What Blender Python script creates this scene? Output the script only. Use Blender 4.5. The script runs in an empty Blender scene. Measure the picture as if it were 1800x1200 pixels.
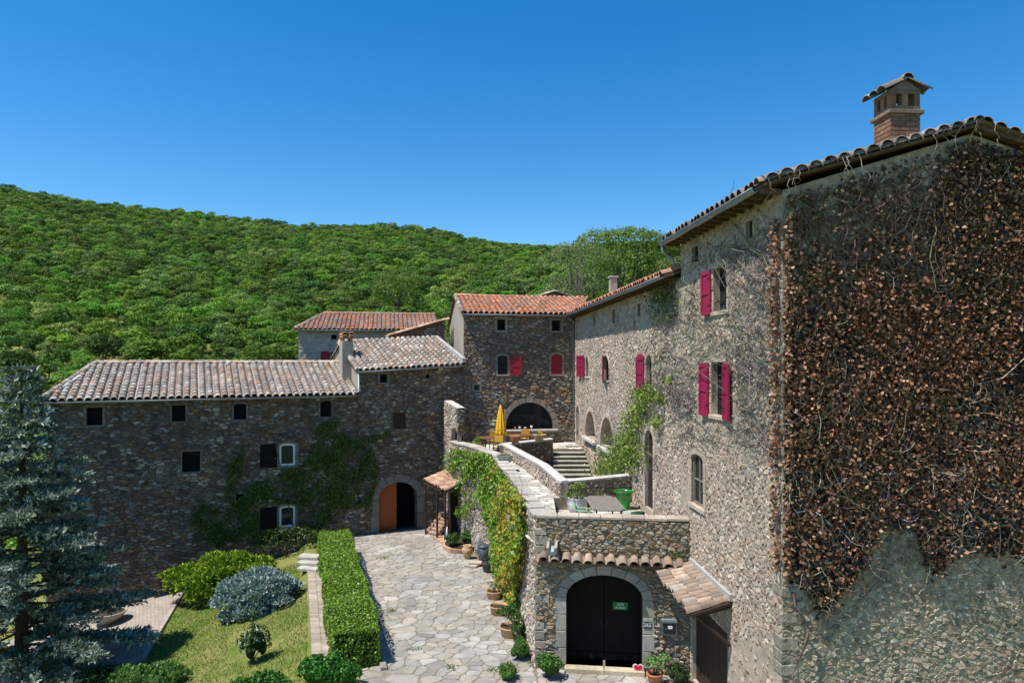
import bpy, math, random
import numpy as np
from mathutils import Vector, Matrix
from mathutils.geometry import tessellate_polygon

rnd = random.Random(11)
nr = np.random.default_rng(5)
SC = bpy.context.scene
COL = SC.collection
H = 9.5                      # camera height over the courtyard paving

# ------------------------------------------------------------------ camera
cd = bpy.data.cameras.new('camera'); cam = bpy.data.objects.new('camera', cd); COL.objects.link(cam)
cam.location = (0, 0, H); cam.rotation_euler = (math.pi/2, 0, 0)
cd.sensor_width = 36; cd.lens = 24; cd.shift_y = 35/1800
cd.clip_start = .1; cd.clip_end = 6000
SC.camera = cam

# ------------------------------------------------------------------ sky, sun, exposure
SUN_EL = math.radians(64)
SX, SY = -math.cos(math.radians(26)), -math.sin(math.radians(26))      # horizontal direction towards the sun
sun_vec = Vector((SX*math.cos(SUN_EL), SY*math.cos(SUN_EL), math.sin(SUN_EL)))
w = bpy.data.worlds.new('World'); SC.world = w; w.use_nodes = True
wn = w.node_tree; wn.nodes.clear()
sky = wn.nodes.new('ShaderNodeTexSky'); sky.sky_type = 'NISHITA'; sky.sun_disc = False
sky.sun_elevation = SUN_EL; sky.sun_rotation = math.atan2(SX, SY)
sky.altitude = 600; sky.air_density = 1.0; sky.dust_density = .2; sky.ozone_density = 2.0
hs = wn.nodes.new('ShaderNodeHueSaturation'); hs.inputs['Saturation'].default_value = 1.43; hs.inputs['Hue'].default_value = .498
bg = wn.nodes.new('ShaderNodeBackground'); bg.inputs['Strength'].default_value = .135
ow = wn.nodes.new('ShaderNodeOutputWorld')
wn.links.new(sky.outputs[0], hs.inputs['Color']); wn.links.new(hs.outputs[0], bg.inputs[0]); wn.links.new(bg.outputs[0], ow.inputs[0])
sl = bpy.data.lights.new('sun', 'SUN'); sl.energy = 5.0; sl.angle = math.radians(.53); sl.color = (1, .955, .88)
so = bpy.data.objects.new('sun', sl); COL.objects.link(so)
so.rotation_euler = sun_vec.to_track_quat('Z', 'Y').to_euler(); so.location = (-30, -20, 60)
vs = SC.view_settings
vs.view_transform = 'Standard'; vs.look = 'None'; vs.exposure = 0.38; vs.gamma = 1
SC.cycles.max_bounces = 6; SC.cycles.diffuse_bounces = 3; SC.cycles.transparent_max_bounces = 6
SC.cycles.use_adaptive_sampling = True

# ------------------------------------------------------------------ materials
def nodes(name):
    m = bpy.data.materials.new(name); m.use_nodes = True
    nt = m.node_tree; b = nt.nodes['Principled BSDF']
    return m, nt, b
def N(nt, t, **kw):
    n = nt.nodes.new(t)
    for k, v in kw.items():
        if k in n.inputs: n.inputs[k].default_value = v
        else: setattr(n, k, v)
    return n
def geo_pos(nt):
    return N(nt, 'ShaderNodeNewGeometry').outputs['Position']
def stone_mat(name, rough=.92, n1=(9, .35), n2=(45, .3), bump=.35, stain=None, lichen=None, bscale=30, big=.22):
    """colour from the piece's own tint, broken up by two noises, fine relief by bump"""
    m, nt, b = nodes(name); L = nt.links
    at = N(nt, 'ShaderNodeAttribute', attribute_name='tint'); p = geo_pos(nt)
    a = N(nt, 'ShaderNodeTexNoise', Scale=n1[0], Detail=6, Roughness=.65); L.new(p, a.inputs['Vector'])
    c = N(nt, 'ShaderNodeTexNoise', Scale=n2[0], Detail=4); L.new(p, c.inputs['Vector'])
    r1 = N(nt, 'ShaderNodeMapRange'); r1.inputs['From Min'].default_value = .3; r1.inputs['From Max'].default_value = .7
    r1.inputs['To Min'].default_value = 1-n1[1]; r1.inputs['To Max'].default_value = 1+n1[1]; L.new(a.outputs[0], r1.inputs[0])
    r2 = N(nt, 'ShaderNodeMapRange'); r2.inputs['From Min'].default_value = .3; r2.inputs['From Max'].default_value = .7
    r2.inputs['To Min'].default_value = 1-n2[1]; r2.inputs['To Max'].default_value = 1+n2[1]; L.new(c.outputs[0], r2.inputs[0])
    mu = N(nt, 'ShaderNodeMath', operation='MULTIPLY'); L.new(r1.outputs[0], mu.inputs[0]); L.new(r2.outputs[0], mu.inputs[1])
    mp = N(nt, 'ShaderNodeMapping'); mp.inputs['Scale'].default_value = (1, 1, .45); L.new(p, mp.inputs[0])
    e = N(nt, 'ShaderNodeTexNoise', Scale=.7, Detail=5, Roughness=.6); L.new(mp.outputs[0], e.inputs['Vector'])
    r3 = N(nt, 'ShaderNodeMapRange'); r3.inputs['From Min'].default_value = .32; r3.inputs['From Max'].default_value = .68
    r3.inputs['To Min'].default_value = 1-big; r3.inputs['To Max'].default_value = 1+big*.7; L.new(e.outputs[0], r3.inputs[0])
    mu0 = mu; mu = N(nt, 'ShaderNodeMath', operation='MULTIPLY'); L.new(mu0.outputs[0], mu.inputs[0]); L.new(r3.outputs[0], mu.inputs[1])
    vm = N(nt, 'ShaderNodeVectorMath', operation='SCALE'); L.new(at.outputs['Color'], vm.inputs[0]); L.new(mu.outputs[0], vm.inputs['Scale'])
    out = vm.outputs[0]
    for spec in (stain, lichen):
        if not spec: continue
        col, sc, lo, hi, amt = spec
        t = N(nt, 'ShaderNodeTexNoise', Scale=sc, Detail=7, Roughness=.7); L.new(p, t.inputs['Vector'])
        r = N(nt, 'ShaderNodeMapRange'); r.inputs['From Min'].default_value = lo; r.inputs['From Max'].default_value = hi
        r.inputs['To Max'].default_value = amt; L.new(t.outputs[0], r.inputs[0])
        mx = N(nt, 'ShaderNodeMix', data_type='RGBA'); L.new(r.outputs[0], mx.inputs[0]); L.new(out, mx.inputs[6]); mx.inputs[7].default_value = (*col, 1)
        out = mx.outputs[2]
    L.new(out, b.inputs['Base Color']); b.inputs['Roughness'].default_value = rough
    b.inputs['Specular IOR Level'].default_value = .25
    bt = N(nt, 'ShaderNodeTexNoise', Scale=bscale, Detail=5, Roughness=.7); L.new(p, bt.inputs['Vector'])
    bp = N(nt, 'ShaderNodeBump', Strength=bump, Distance=.05); L.new(bt.outputs[0], bp.inputs['Height']); L.new(bp.outputs[0], b.inputs['Normal'])
    return m
def plain_mat(name, col, rough=.6, var=.25, scale=8, bump=.15, metal=0, spec=.4, bscale=40, stretch=None):
    m, nt, b = nodes(name); L = nt.links; p = geo_pos(nt)
    if stretch:
        mp = N(nt, 'ShaderNodeMapping'); mp.inputs['Scale'].default_value = stretch; L.new(p, mp.inputs[0]); p = mp.outputs[0]
    a = N(nt, 'ShaderNodeTexNoise', Scale=scale, Detail=6, Roughness=.65); L.new(p, a.inputs['Vector'])
    r1 = N(nt, 'ShaderNodeMapRange'); r1.inputs['From Min'].default_value = .3; r1.inputs['From Max'].default_value = .7
    r1.inputs['To Min'].default_value = 1-var; r1.inputs['To Max'].default_value = 1+var; L.new(a.outputs[0], r1.inputs[0])
    vm = N(nt, 'ShaderNodeVectorMath', operation='SCALE'); vm.inputs[0].default_value = col; L.new(r1.outputs[0], vm.inputs['Scale'])
    L.new(vm.outputs[0], b.inputs['Base Color']); b.inputs['Roughness'].default_value = rough; b.inputs['Metallic'].default_value = metal
    b.inputs['Specular IOR Level'].default_value = spec
    bt = N(nt, 'ShaderNodeTexNoise', Scale=bscale, Detail=4); L.new(p, bt.inputs['Vector'])
    bp = N(nt, 'ShaderNodeBump', Strength=bump, Distance=.03); L.new(bt.outputs[0], bp.inputs['Height']); L.new(bp.outputs[0], b.inputs['Normal'])
    return m
def leaf_mat(name, rough=.45, trans=.3, objvar=0, spec=.35):
    m, nt, b = nodes(name); L = nt.links
    at = N(nt, 'ShaderNodeAttribute', attribute_name='tint'); out = at.outputs['Color']
    if objvar:
        oi = N(nt, 'ShaderNodeObjectInfo')
        h = N(nt, 'ShaderNodeHueSaturation'); L.new(out, h.inputs['Color'])
        rr = N(nt, 'ShaderNodeMapRange'); rr.inputs['To Min'].default_value = 1-objvar; rr.inputs['To Max'].default_value = 1+objvar; L.new(oi.outputs['Random'], rr.inputs[0])
        L.new(rr.outputs[0], h.inputs['Value'])
        wn_ = N(nt, 'ShaderNodeTexWhiteNoise', noise_dimensions='1D'); L.new(oi.outputs['Random'], wn_.inputs['W'])
        r2 = N(nt, 'ShaderNodeMapRange'); r2.inputs['To Min'].default_value = .475; r2.inputs['To Max'].default_value = .522; L.new(wn_.outputs[0], r2.inputs[0])
        L.new(r2.outputs[0], h.inputs['Hue']); out = h.outputs[0]
    L.new(out, b.inputs['Base Color']); b.inputs['Roughness'].default_value = rough; b.inputs['Specular IOR Level'].default_value = spec
    if trans:
        t = N(nt, 'ShaderNodeBsdfTranslucent'); L.new(out, t.inputs[0])
        mx = N(nt, 'ShaderNodeMixShader'); mx.inputs[0].default_value = trans
        L.new(b.outputs[0], mx.inputs[1]); L.new(t.outputs[0], mx.inputs[2]); L.new(mx.outputs[0], nt.nodes['Material Output'].inputs[0])
    return m
def glass_mat():
    m, nt, b = nodes('window_glass')
    b.inputs['Base Color'].default_value = (.012, .022, .024, 1); b.inputs['Roughness'].default_value = .08; b.inputs['Specular IOR Level'].default_value = .3
    return m
PATCH = lambda x, z: math.sin(x*.9+1.7*math.sin(z*.8+1))+math.sin(z*1.15+1.3*math.sin(x*.55))
M = dict(
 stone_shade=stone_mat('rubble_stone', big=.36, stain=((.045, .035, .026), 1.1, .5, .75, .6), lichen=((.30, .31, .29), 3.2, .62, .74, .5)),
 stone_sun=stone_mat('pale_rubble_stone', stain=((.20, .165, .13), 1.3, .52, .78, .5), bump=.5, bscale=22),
 stone_gable=stone_mat('grey_rubble_stone', stain=((.07, .075, .055), .9, .48, .7, .65), bump=.6, bscale=18),
 dressed=stone_mat('dressed_stone', n1=(5, .25), n2=(40, .22), bump=.25, stain=((.16, .12, .08), 2.5, .55, .75, .5)),
 flag=stone_mat('flagstone', n1=(3, .16), n2=(30, .16), bump=.18, rough=.85, stain=((.25, .19, .12), .8, .55, .75, .45)),
 tile=stone_mat('clay_tile', n1=(6, .25), n2=(40, .22), bump=.25, rough=.85, lichen=((.17, .16, .13), 5, .52, .68, .7)),
 tilered=stone_mat('red_clay_tile', n1=(6, .22), n2=(40, .2), bump=.25, rough=.8, lichen=((.16, .12, .09), 4, .58, .72, .55)),
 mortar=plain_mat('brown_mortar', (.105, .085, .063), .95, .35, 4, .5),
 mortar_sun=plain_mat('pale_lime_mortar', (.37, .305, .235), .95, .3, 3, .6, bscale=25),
 mortar_gable=plain_mat('grey_lime_mortar', (.36, .285, .20), .95, .35, 2.2, .55, bscale=14),
 render=plain_mat('rough_lime_render', (.36, .315, .25), .95, .2, 3, .6, bscale=20),
 cement=plain_mat('grey_cement', (.36, .35, .33), .9, .15, 3, .3),
 mortar_gate=plain_mat('tan_mortar', (.20, .16, .115), .95, .3, 4, .5),
 joint=plain_mat('sandy_joint', (.20, .165, .12), .95, .3, 5, .4),
 soffit=plain_mat('brown_soffit', (.11, .065, .035), .9, .5, 7, .5),
 zinc=plain_mat('zinc', (.25, .29, .33), .5, .2, 6, .05, metal=.5),
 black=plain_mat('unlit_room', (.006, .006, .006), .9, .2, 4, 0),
 woodblack=plain_mat('black_stained_boards', (.009, .007, .0055), .75, .4, 5, .3, spec=.15, stretch=(9, 9, .7)),
 woodbrown=plain_mat('dark_brown_boards', (.035, .02, .012), .7, .4, 5, .3, stretch=(9, 9, .7)),
 woodorange=plain_mat('orange_varnished_boards', (.34, .075, .01), .5, .25, 5, .2, stretch=(9, 9, .6)),
 woodgrey=plain_mat('weathered_grey_teak', (.19, .165, .14), .8, .25, 5, .25),
 teak=plain_mat('oiled_teak', (.17, .075, .03), .55, .25, 6, .2),
 winered=plain_mat('wine_red_paint', (.27, .011, .052), .5, .12, 5, .08),
 scarlet=plain_mat('scarlet_paint', (.28, .008, .02), .5, .12, 5, .08),
 white=plain_mat('white_paint', (.72, .72, .72), .45, .05, 5, .03),
 glass=glass_mat(),
 iron=plain_mat('dark_iron', (.02, .02, .022), .55, .3, 8, .2, metal=.3),
 coping=plain_mat('pale_coping', (.50, .47, .43), .9, .22, 4, .35),
 yellow=plain_mat('yellow_canvas', (.78, .43, .012), .75, .08, 9, .1),
 cushion=plain_mat('ochre_canvas', (.62, .35, .05), .8, .1, 9, .1),
 terracotta=plain_mat('terracotta', (.42, .155, .075), .8, .22, 7, .15),
 paleclay=plain_mat('pale_clay', (.47, .30, .15), .8, .22, 7, .15),
 concrete=plain_mat('pot_concrete', (.36, .35, .31), .9, .2, 7, .25),
 ceramic_w=plain_mat('white_glaze', (.62, .62, .60), .25, .08, 4, .02),
 ceramic_g=plain_mat('green_glaze', (.01, .19, .02), .15, .15, 4, .02, spec=.6),
 plastic_g=plain_mat('mint_plastic', (.24, .52, .28), .4, .06, 4, .0),
 plastic_d=plain_mat('dark_green_plastic', (.015, .10, .035), .4, .06, 4, .0),
 soil=plain_mat('soil', (.05, .033, .02), .95, .4, 12, .6),
 bark=plain_mat('bark', (.07, .05, .035), .95, .4, 10, .7, stretch=(3, 3, .6)),
 bin=plain_mat('grey_bin_plastic', (.05, .065, .075), .5, .1, 5, .05),
 mailbox=plain_mat('mailbox_metal', (.10, .125, .14), .4, .1, 5, .03, metal=.3),
 signgreen=plain_mat('sign_green', (.0, .16, .03), .5, .05, 4, 0),
 enamel=plain_mat('enamel_dark', (.015, .03, .05), .3, .05, 4, 0),
 heartred=plain_mat('heart_red', (.62, .02, .05), .4, .08, 6, .05),
 pink=plain_mat('pink_rail', (.52, .30, .25), .6, .1, 6, .1),
 leaf=leaf_mat('leaves'), drymat=leaf_mat('dry_leaves', rough=.7, trans=.12), needle=leaf_mat('needles', rough=.55, trans=.1, spec=.2),
 wood_leaf=leaf_mat('forest_leaves', rough=.55, trans=.36, objvar=.38, spec=.2),
 twig=stone_mat('twigs', bump=.1),
)

# ------------------------------------------------------------------ mesh helpers
def finish(me, mat, tint=None, smooth=False):
    mats = mat if isinstance(mat, (list, tuple)) else [mat]
    for m in mats: me.materials.append(m)
    if tint is not None:
        a = me.attributes.new('tint', 'FLOAT_COLOR', 'POINT')
        t = np.ones((len(me.vertices), 4), np.float32); t[:, :3] = tint
        a.data.foreach_set('color', t.ravel())
    if smooth: me.polygons.foreach_set('use_smooth', [True]*len(me.polygons))
    return me
def link(name, me, parent=None, loc=None, mw=None):
    o = bpy.data.objects.new(name, me); COL.objects.link(o)
    if parent is not None:
        o.parent = parent
        if parent.type == 'EMPTY' and '_root' in ROOTS.get(parent.name, ''):
            o.matrix_parent_inverse = parent.matrix_basis.inverted()
    if mw is not None: o.matrix_basis = mw
    elif loc is not None: o.location = loc
    return o
ROOTS = {}
def root(name, loc, label, cat, group=None, local=False):
    """an Empty at the foot of a thing; its parts are given in world coordinates unless local"""
    o = bpy.data.objects.new(name, None); COL.objects.link(o); o.empty_display_size = .3
    o.location = loc; o['label'] = label; o['category'] = cat
    if group: o['group'] = group
    if not local: ROOTS[o.name] = '_root'
    return o
def tag(o, label=None, cat=None, group=None, kind=None):
    if label: o['label'] = label
    if cat: o['category'] = cat
    if group: o['group'] = group
    if kind: o['kind'] = kind
    return o
class MB:
    def __init__(s): s.v, s.f, s.t, s.m = [], [], [], []
    def add(s, vs_, fs, tint=None, mi=0):
        n = len(s.v); s.v += [tuple(p) for p in vs_]; s.f += [tuple(i+n for i in f) for f in fs]
        s.t += [tint or (1, 1, 1)]*len(vs_); s.m += [mi]*len(fs); return s
    def box(s, c, size, rz=0, tint=None, mi=0, mat=None, bev=0):
        x, y, z = (q/2 for q in size)
        if mat is None: mat = Matrix.Translation(c) @ Matrix.Rotation(rz, 4, 'Z')
        else: mat = mat @ Matrix.Translation(c)
        if not bev:
            vs_ = [mat @ Vector((sx*x, sy*y, sz*z)) for sz in (-1, 1) for sx, sy in ((-1, -1), (1, -1), (1, 1), (-1, 1))]
            fs = [(3, 2, 1, 0), (4, 5, 6, 7), (0, 1, 5, 4), (1, 2, 6, 5), (2, 3, 7, 6), (3, 0, 4, 7)]
        else:
            vs_, fs, b = [], [], min(bev, .45*min(size))
            for zz, i in ((-z, b), (-z+b, 0), (z-b, 0), (z, b)):
                for sx, sy in ((-1, -1), (1, -1), (1, 1), (-1, 1)): vs_.append(mat @ Vector((sx*(x-i), sy*(y-i), zz)))
            for r in range(3):
                for k in range(4): fs.append((r*4+k, r*4+(k+1) % 4, r*4+4+(k+1) % 4, r*4+4+k))
            fs += [(3, 2, 1, 0), (12, 13, 14, 15)]
        return s.add(vs_, fs, tint, mi)
    def tube(s, pts, rad, n=6, tint=None, mi=0, cap=True):
        pts = [Vector(p) for p in pts]; rads = rad if isinstance(rad, (list, tuple)) else [rad]*len(pts)
        vs_, fs = [], []
        for i, p in enumerate(pts):
            d = (pts[min(i+1, len(pts)-1)]-pts[max(i-1, 0)]).normalized()
            a = d.cross(Vector((0, 0, 1)) if abs(d.z) < .95 else Vector((1, 0, 0))).normalized(); b = d.cross(a)
            for k in range(n):
                th = 2*math.pi*k/n; vs_.append(p+(a*math.cos(th)+b*math.sin(th))*rads[i])
        for i in range(len(pts)-1):
            for k in range(n): fs.append((i*n+k, i*n+(k+1) % n, (i+1)*n+(k+1) % n, (i+1)*n+k))
        if cap and n > 2: fs += [tuple(range(n))[::-1], tuple(range((len(pts)-1)*n, len(pts)*n))]
        return s.add(vs_, fs, tint, mi)
    def lathe(s, c, prof, n=20, tint=None, mi=0, rfun=None):
        c = Vector(c); vs_, fs = [], []
        for r, z in prof:
            for k in range(n):
                th = 2*math.pi*k/n; q = r*(rfun(th, z) if rfun else 1); vs_.append(c+Vector((q*math.cos(th), q*math.sin(th), z)))
        for i in range(len(prof)-1):
            for k in range(n): fs.append((i*n+k, i*n+(k+1) % n, (i+1)*n+(k+1) % n, (i+1)*n+k))
        return s.add(vs_, fs, tint, mi)
    def prism(s, pts, off, tint=None, mi=0):
        """polygon (3-D points) pushed along off"""
        pts = [Vector(p) for p in pts]; off = Vector(off); n = len(pts)
        vs_ = pts+[p+off for p in pts]
        fs = [tuple(range(n))[::-1], tuple(range(n, 2*n))]+[(i, (i+1) % n, n+(i+1) % n, n+i) for i in range(n)]
        return s.add(vs_, fs, tint, mi)
    def mesh(s, name, mat, smooth=False, tinted=True):
        me = bpy.data.meshes.new(name); me.from_pydata(s.v, [], s.f)
        if isinstance(mat, (list, tuple)): me.polygons.foreach_set('material_index', s.m)
        finish(me, mat, np.array(s.t, np.float32) if tinted else None, smooth); return me
    def build(s, name, mat, parent=None, smooth=False, kind=None, loc=None):
        o = link(name, s.mesh(name, mat, smooth), parent, loc)
        if kind: o['kind'] = kind
        return o
def np_mesh(name, V, F, tint, mat, smooth=False):
    V = np.asarray(V, np.float32); F = np.asarray(F, np.int32); k = F.shape[1]
    me = bpy.data.meshes.new(name); me.vertices.add(len(V)); me.vertices.foreach_set('co', V.ravel())
    me.loops.add(F.size); me.loops.foreach_set('vertex_index', F.ravel())
    me.polygons.add(len(F)); me.polygons.foreach_set('loop_start', np.arange(0, F.size, k, dtype=np.int32))
    me.polygons.foreach_set('loop_total', np.full(len(F), k, np.int32))
    me.update(calc_edges=True); me.validate()
    return finish(me, mat, tint, smooth)
def leaf_arrays(C, Nrm, size, aspect=.62, spread=.8, fold=.25):
    """kite-shaped folded leaves at C, roughly facing Nrm"""
    n = len(C); d = Nrm+nr.normal(0, spread, (n, 3)); d /= np.linalg.norm(d, axis=1)[:, None]+1e-9
    a = nr.normal(0, 1, (n, 3)); a[:, 2] -= .5; a -= (a*d).sum(1)[:, None]*d; a /= np.linalg.norm(a, axis=1)[:, None]+1e-9
    b = np.cross(d, a); s = (np.asarray(size)*nr.uniform(.65, 1.3, n))[:, None]
    V = np.stack([C-a*s*.5, C+b*s*.5*aspect+d*s*fold*.5, C+a*s*.5, C-b*s*.5*aspect+d*s*fold*.5], 1).reshape(-1, 3)
    return V, np.arange(4*n).reshape(n, 4)
def pick_tint(n, pal, jit=.22):
    pal = np.array(pal); t = pal[nr.integers(0, len(pal), n)]*nr.uniform(1-jit, 1+jit, (n, 1))
    return np.repeat(t, 4, 0)
def leaves_mesh(name, C, Nrm, size, pal, mat='leaf', aspect=.62, spread=.8, jit=.25):
    V, F = leaf_arrays(np.asarray(C, float), np.asarray(Nrm, float), size, aspect, spread)
    return np_mesh(name, V, F, pick_tint(len(C), pal, jit), M[mat])

# ------------------------------------------------------------------ stones: irregular cells cut out of a plane
def clip(poly, nx, ny, c):
    out = []; n = len(poly)
    for i in range(n):
        p, q = poly[i], poly[(i+1) % n]
        dp, dq = nx*p[0]+ny*p[1]-c, nx*q[0]+ny*q[1]-c
        if dp <= 0: out.append(p)
        if (dp < 0 < dq) or (dq < 0 < dp):
            t = dp/(dp-dq); out.append((p[0]+(q[0]-p[0])*t, p[1]+(q[1]-p[1])*t))
    return out
def parea(p): return .5*sum(p[i][0]*p[(i+1) % len(p)][1]-p[(i+1) % len(p)][0]*p[i][1] for i in range(len(p)))
def cells(outline, rects, cw, ch, drop=.25, jit=.42, skip=None):
    if parea(outline) < 0: outline = outline[::-1]
    us = [p[0] for p in outline]; zs = [p[1] for p in outline]
    i0, i1 = int(min(us)/cw)-3, int(max(us)/cw)+3; j0, j1 = int(min(zs)/ch)-3, int(max(zs)/ch)+3
    S = {}
    for j in range(j0, j1+1):
        for i in range(i0, i1+1):
            if rnd.random() < drop: continue
            S[i, j] = (i+.5*(j % 2)+rnd.uniform(-jit, jit), j+rnd.uniform(-jit, jit)*.8)
    edges = []
    for k in range(len(outline)):
        a, b = outline[k], outline[(k+1) % len(outline)]
        nx, ny = b[1]-a[1], a[0]-b[0]; edges.append((nx, ny, nx*a[0]+ny*a[1]))
    res = []
    for (i, j), (sx, sy) in S.items():
        cx, cz = sx*cw, sy*ch
        if any(nx*cx+ny*cz > c+.3*math.hypot(nx, ny) for nx, ny, c in edges): continue
        if any(r[0] < cx < r[1] and r[2] < cz < r[3] for r in rects): continue
        if skip and skip(cx, cz): continue
        poly = [(sx-1.7, sy-1.5), (sx+1.7, sy-1.5), (sx+1.7, sy+1.5), (sx-1.7, sy+1.5)]
        for dj in (-2, -1, 0, 1, 2):
            for di in (-2, -1, 0, 1, 2):
                q = S.get((i+di, j+dj))
                if q is None or (di == 0 and dj == 0): continue
                nx, ny = q[0]-sx, q[1]-sy
                poly = clip(poly, nx, ny, nx*(q[0]+sx)/2+ny*(q[1]+sy)/2)
        poly = [(x*cw, y*ch) for x, y in poly]
        for nx, ny, c in edges: poly = clip(poly, nx, ny, c)
        for r in rects:
            g = (r[0]-cx, cx-r[1], r[2]-cz, cz-r[3]); k = g.index(max(g))
            if g[k] > max(2*cw, 2*ch): continue
            poly = clip(poly, *((1, 0, r[0]), (-1, 0, -r[1]), (0, 1, r[2]), (0, -1, -r[3]))[k])
        if len(poly) > 2 and parea(poly) > .12*cw*ch: res.append(poly)
    return res
def stone_geo(poly, joint, h, to3, top=.8, tilt=.3):
    n = len(poly); cx = sum(p[0] for p in poly)/n; cz = sum(p[1] for p in poly)/n
    f = max(.5, 1-joint/math.sqrt(parea(poly)/math.pi))
    ring = []
    for k in range(n):
        p, q = poly[k], poly[(k+1) % n]
        if math.hypot(q[0]-p[0], q[1]-p[1]) < 1.2*joint: ring.append(((p[0]+q[0])/2, (p[1]+q[1])/2)); continue
        for t in (.2, .8): ring.append((p[0]+(q[0]-p[0])*t, p[1]+(q[1]-p[1])*t))
    m = len(ring)
    ta, tb = rnd.uniform(-tilt, tilt), rnd.uniform(-tilt, tilt)
    v0 = [to3(cx+(x-cx)*f, cz+(z-cz)*f, -.012) for x, z in ring]
    v1 = []
    for x, z in ring:
        g = f*rnd.uniform(top-.1, top+.06); dx, dz = (x-cx)*g, (z-cz)*g
        v1.append(to3(cx+dx, cz+dz, max(.004, h*rnd.uniform(.8, 1.1)+ta*dx+tb*dz)))
    return v0+v1, [(k, (k+1) % m, m+(k+1) % m, m+k) for k in range(m)]+[tuple(range(m, 2*m))]
def lay_stones(polys, to3, parent, mat, pal, joint, hgt, name='stone', top=.8, tilt=.3, ind=300, jit=.25, stuff='small_stones'):
    """the pieces that show largest become objects, what is past the limit one mesh"""
    camp = Vector((0, 0, H)); ranked = []
    for p in polys:
        n = len(p); c = to3(sum(q[0] for q in p)/n, sum(q[1] for q in p)/n, 0)
        ranked.append((parea(p)/max(1, (c-camp).length_squared), p, c))
    ranked.sort(key=lambda r: -r[0]); rest = MB()
    for k, (_, p, c) in enumerate(ranked):
        base = rnd.choice(pal); g = rnd.uniform(1-jit, 1+jit); t = tuple(min(.8, q*g*rnd.uniform(.985, 1.015)) for q in base)
        V, F = stone_geo(p, joint, rnd.uniform(*hgt), to3, top, tilt)
        if k < ind:
            me = bpy.data.meshes.new(name); me.from_pydata([v-c for v in V], [], F); finish(me, mat, np.array(t, np.float32))
            link(name, me, parent, c)
        else: rest.add(V, F, t)
    if rest.v: rest.build(stuff, mat, parent, kind='stuff')

class Plane:
    """vertical wall plane from A to B (seen from its outer side, A on the left)"""
    def __init__(s, A, B):
        s.A = Vector((A[0], A[1], 0)); B = Vector((B[0], B[1], 0)); s.L = (B-s.A).length; s.d = (B-s.A)/s.L
        s.n = Vector((s.d.y, -s.d.x, 0))
    def to3(s, u, z, h=0): return s.A+s.d*u+s.n*h+Vector((0, 0, z))
    def px(s, x, y):
        r = Vector(((x-900)/1200, 1, (635-y)/1200)); t = s.A.dot(s.n)/(r.x*s.n.x+r.y*s.n.y)
        P = r*t; return (P-s.A).dot(s.d), H+P.z
    def frame(s, u, z, h=0):     # local x along wall, y out of the wall (towards viewer = -y), z up
        m = Matrix((s.d.to_4d(), (-s.n).to_4d(), Vector((0, 0, 1, 0)), Vector((0, 0, 0, 1)))).transposed()
        m[3] = (0, 0, 0, 1); m[0][3] = m[1][3] = m[2][3] = 0
        return Matrix.Translation(s.to3(u, z, h)) @ m
    def hole(s, x0, x1, y0, y1, arch=0, depth=.35, w=.16, fill='dark', **kw):
        """opening given by its corners in the photograph, laid on this wall"""
        ua, za = s.px(x0, y0); ub, zb = s.px(x1, y1); um, zt = s.px((x0+x1)/2, y0); _, z0 = s.px((x0+x1)/2, y1)
        return dict(u0=min(ua, ub), u1=max(ua, ub), z0=z0, z1=zt, arch=arch, depth=depth, w=w, fill=fill, **kw)
def contour(h, grow=0):
    u0, u1, z0, z1 = h['u0']-grow, h['u1']+grow, h['z0']-(grow if not h.get('floor') else 0), h['z1']+grow
    if not h['arch']: return [(u0, z0), (u1, z0), (u1, z1), (u0, z1)]
    rise = h['arch']*(u1-u0)/2; c, a = (u0+u1)/2, (u1-u0)/2; n = 10
    return [(u0, z0), (u1, z0)]+[(c+a*math.cos(math.pi*k/n), z1-rise+rise*math.sin(math.pi*k/n)) for k in range(n+1)]
def hole_rects(h, grow):
    u0, u1, z0, z1 = h['u0']-grow, h['u1']+grow, h['z0']-grow, h['z1']+grow
    if not h['arch'] or h['arch'] < .3: return [(u0, u1, z0, z1)]
    rise = h['arch']*(u1-u0)/2; c, a = (u0+u1)/2, (u1-u0)/2; zs = z1-rise; out = [(u0, u1, z0, zs)]
    for k in range(4):
        t0, t1 = k/4, (k+1)/4; q = a*math.sqrt(max(0, 1-((t0+t1)/2)**2)); out.append((c-q, c+q, zs+rise*t0-.02, zs+rise*t1))
    return out
def sheet(pl, outline, holes, name, mat, parent, h=0):
    loops = [[Vector((u, z, 0)) for u, z in outline]]+[[Vector((u, z, 0)) for u, z in contour(q)] for q in holes]
    flat = [p for l in loops for p in l]; tris = tessellate_polygon(loops)
    mb = MB(); mb.add([pl.to3(p.x, p.y, h) for p in flat], [t for t in tris])
    for q in holes:
        c = contour(q); n = len(c)
        mb.add([pl.to3(u, z, h) for u, z in c]+[pl.to3(u, z, h-q['depth']) for u, z in c], [(k, (k+1) % n, n+(k+1) % n, n+k) for k in range(n)])
    return mb.build(name, mat, parent)
def block(pl, u0, u1, z0, z1, h0, h1, name, mat, parent, tint, bev=.015):
    mb = MB(); mb.box((0, 0, 0), (u1-u0, h1-h0, z1-z0), mat=pl.frame((u0+u1)/2, (z0+z1)/2, (h0+h1)/2), tint=tint, bev=bev)
    return mb.build(name, mat, parent)
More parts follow.
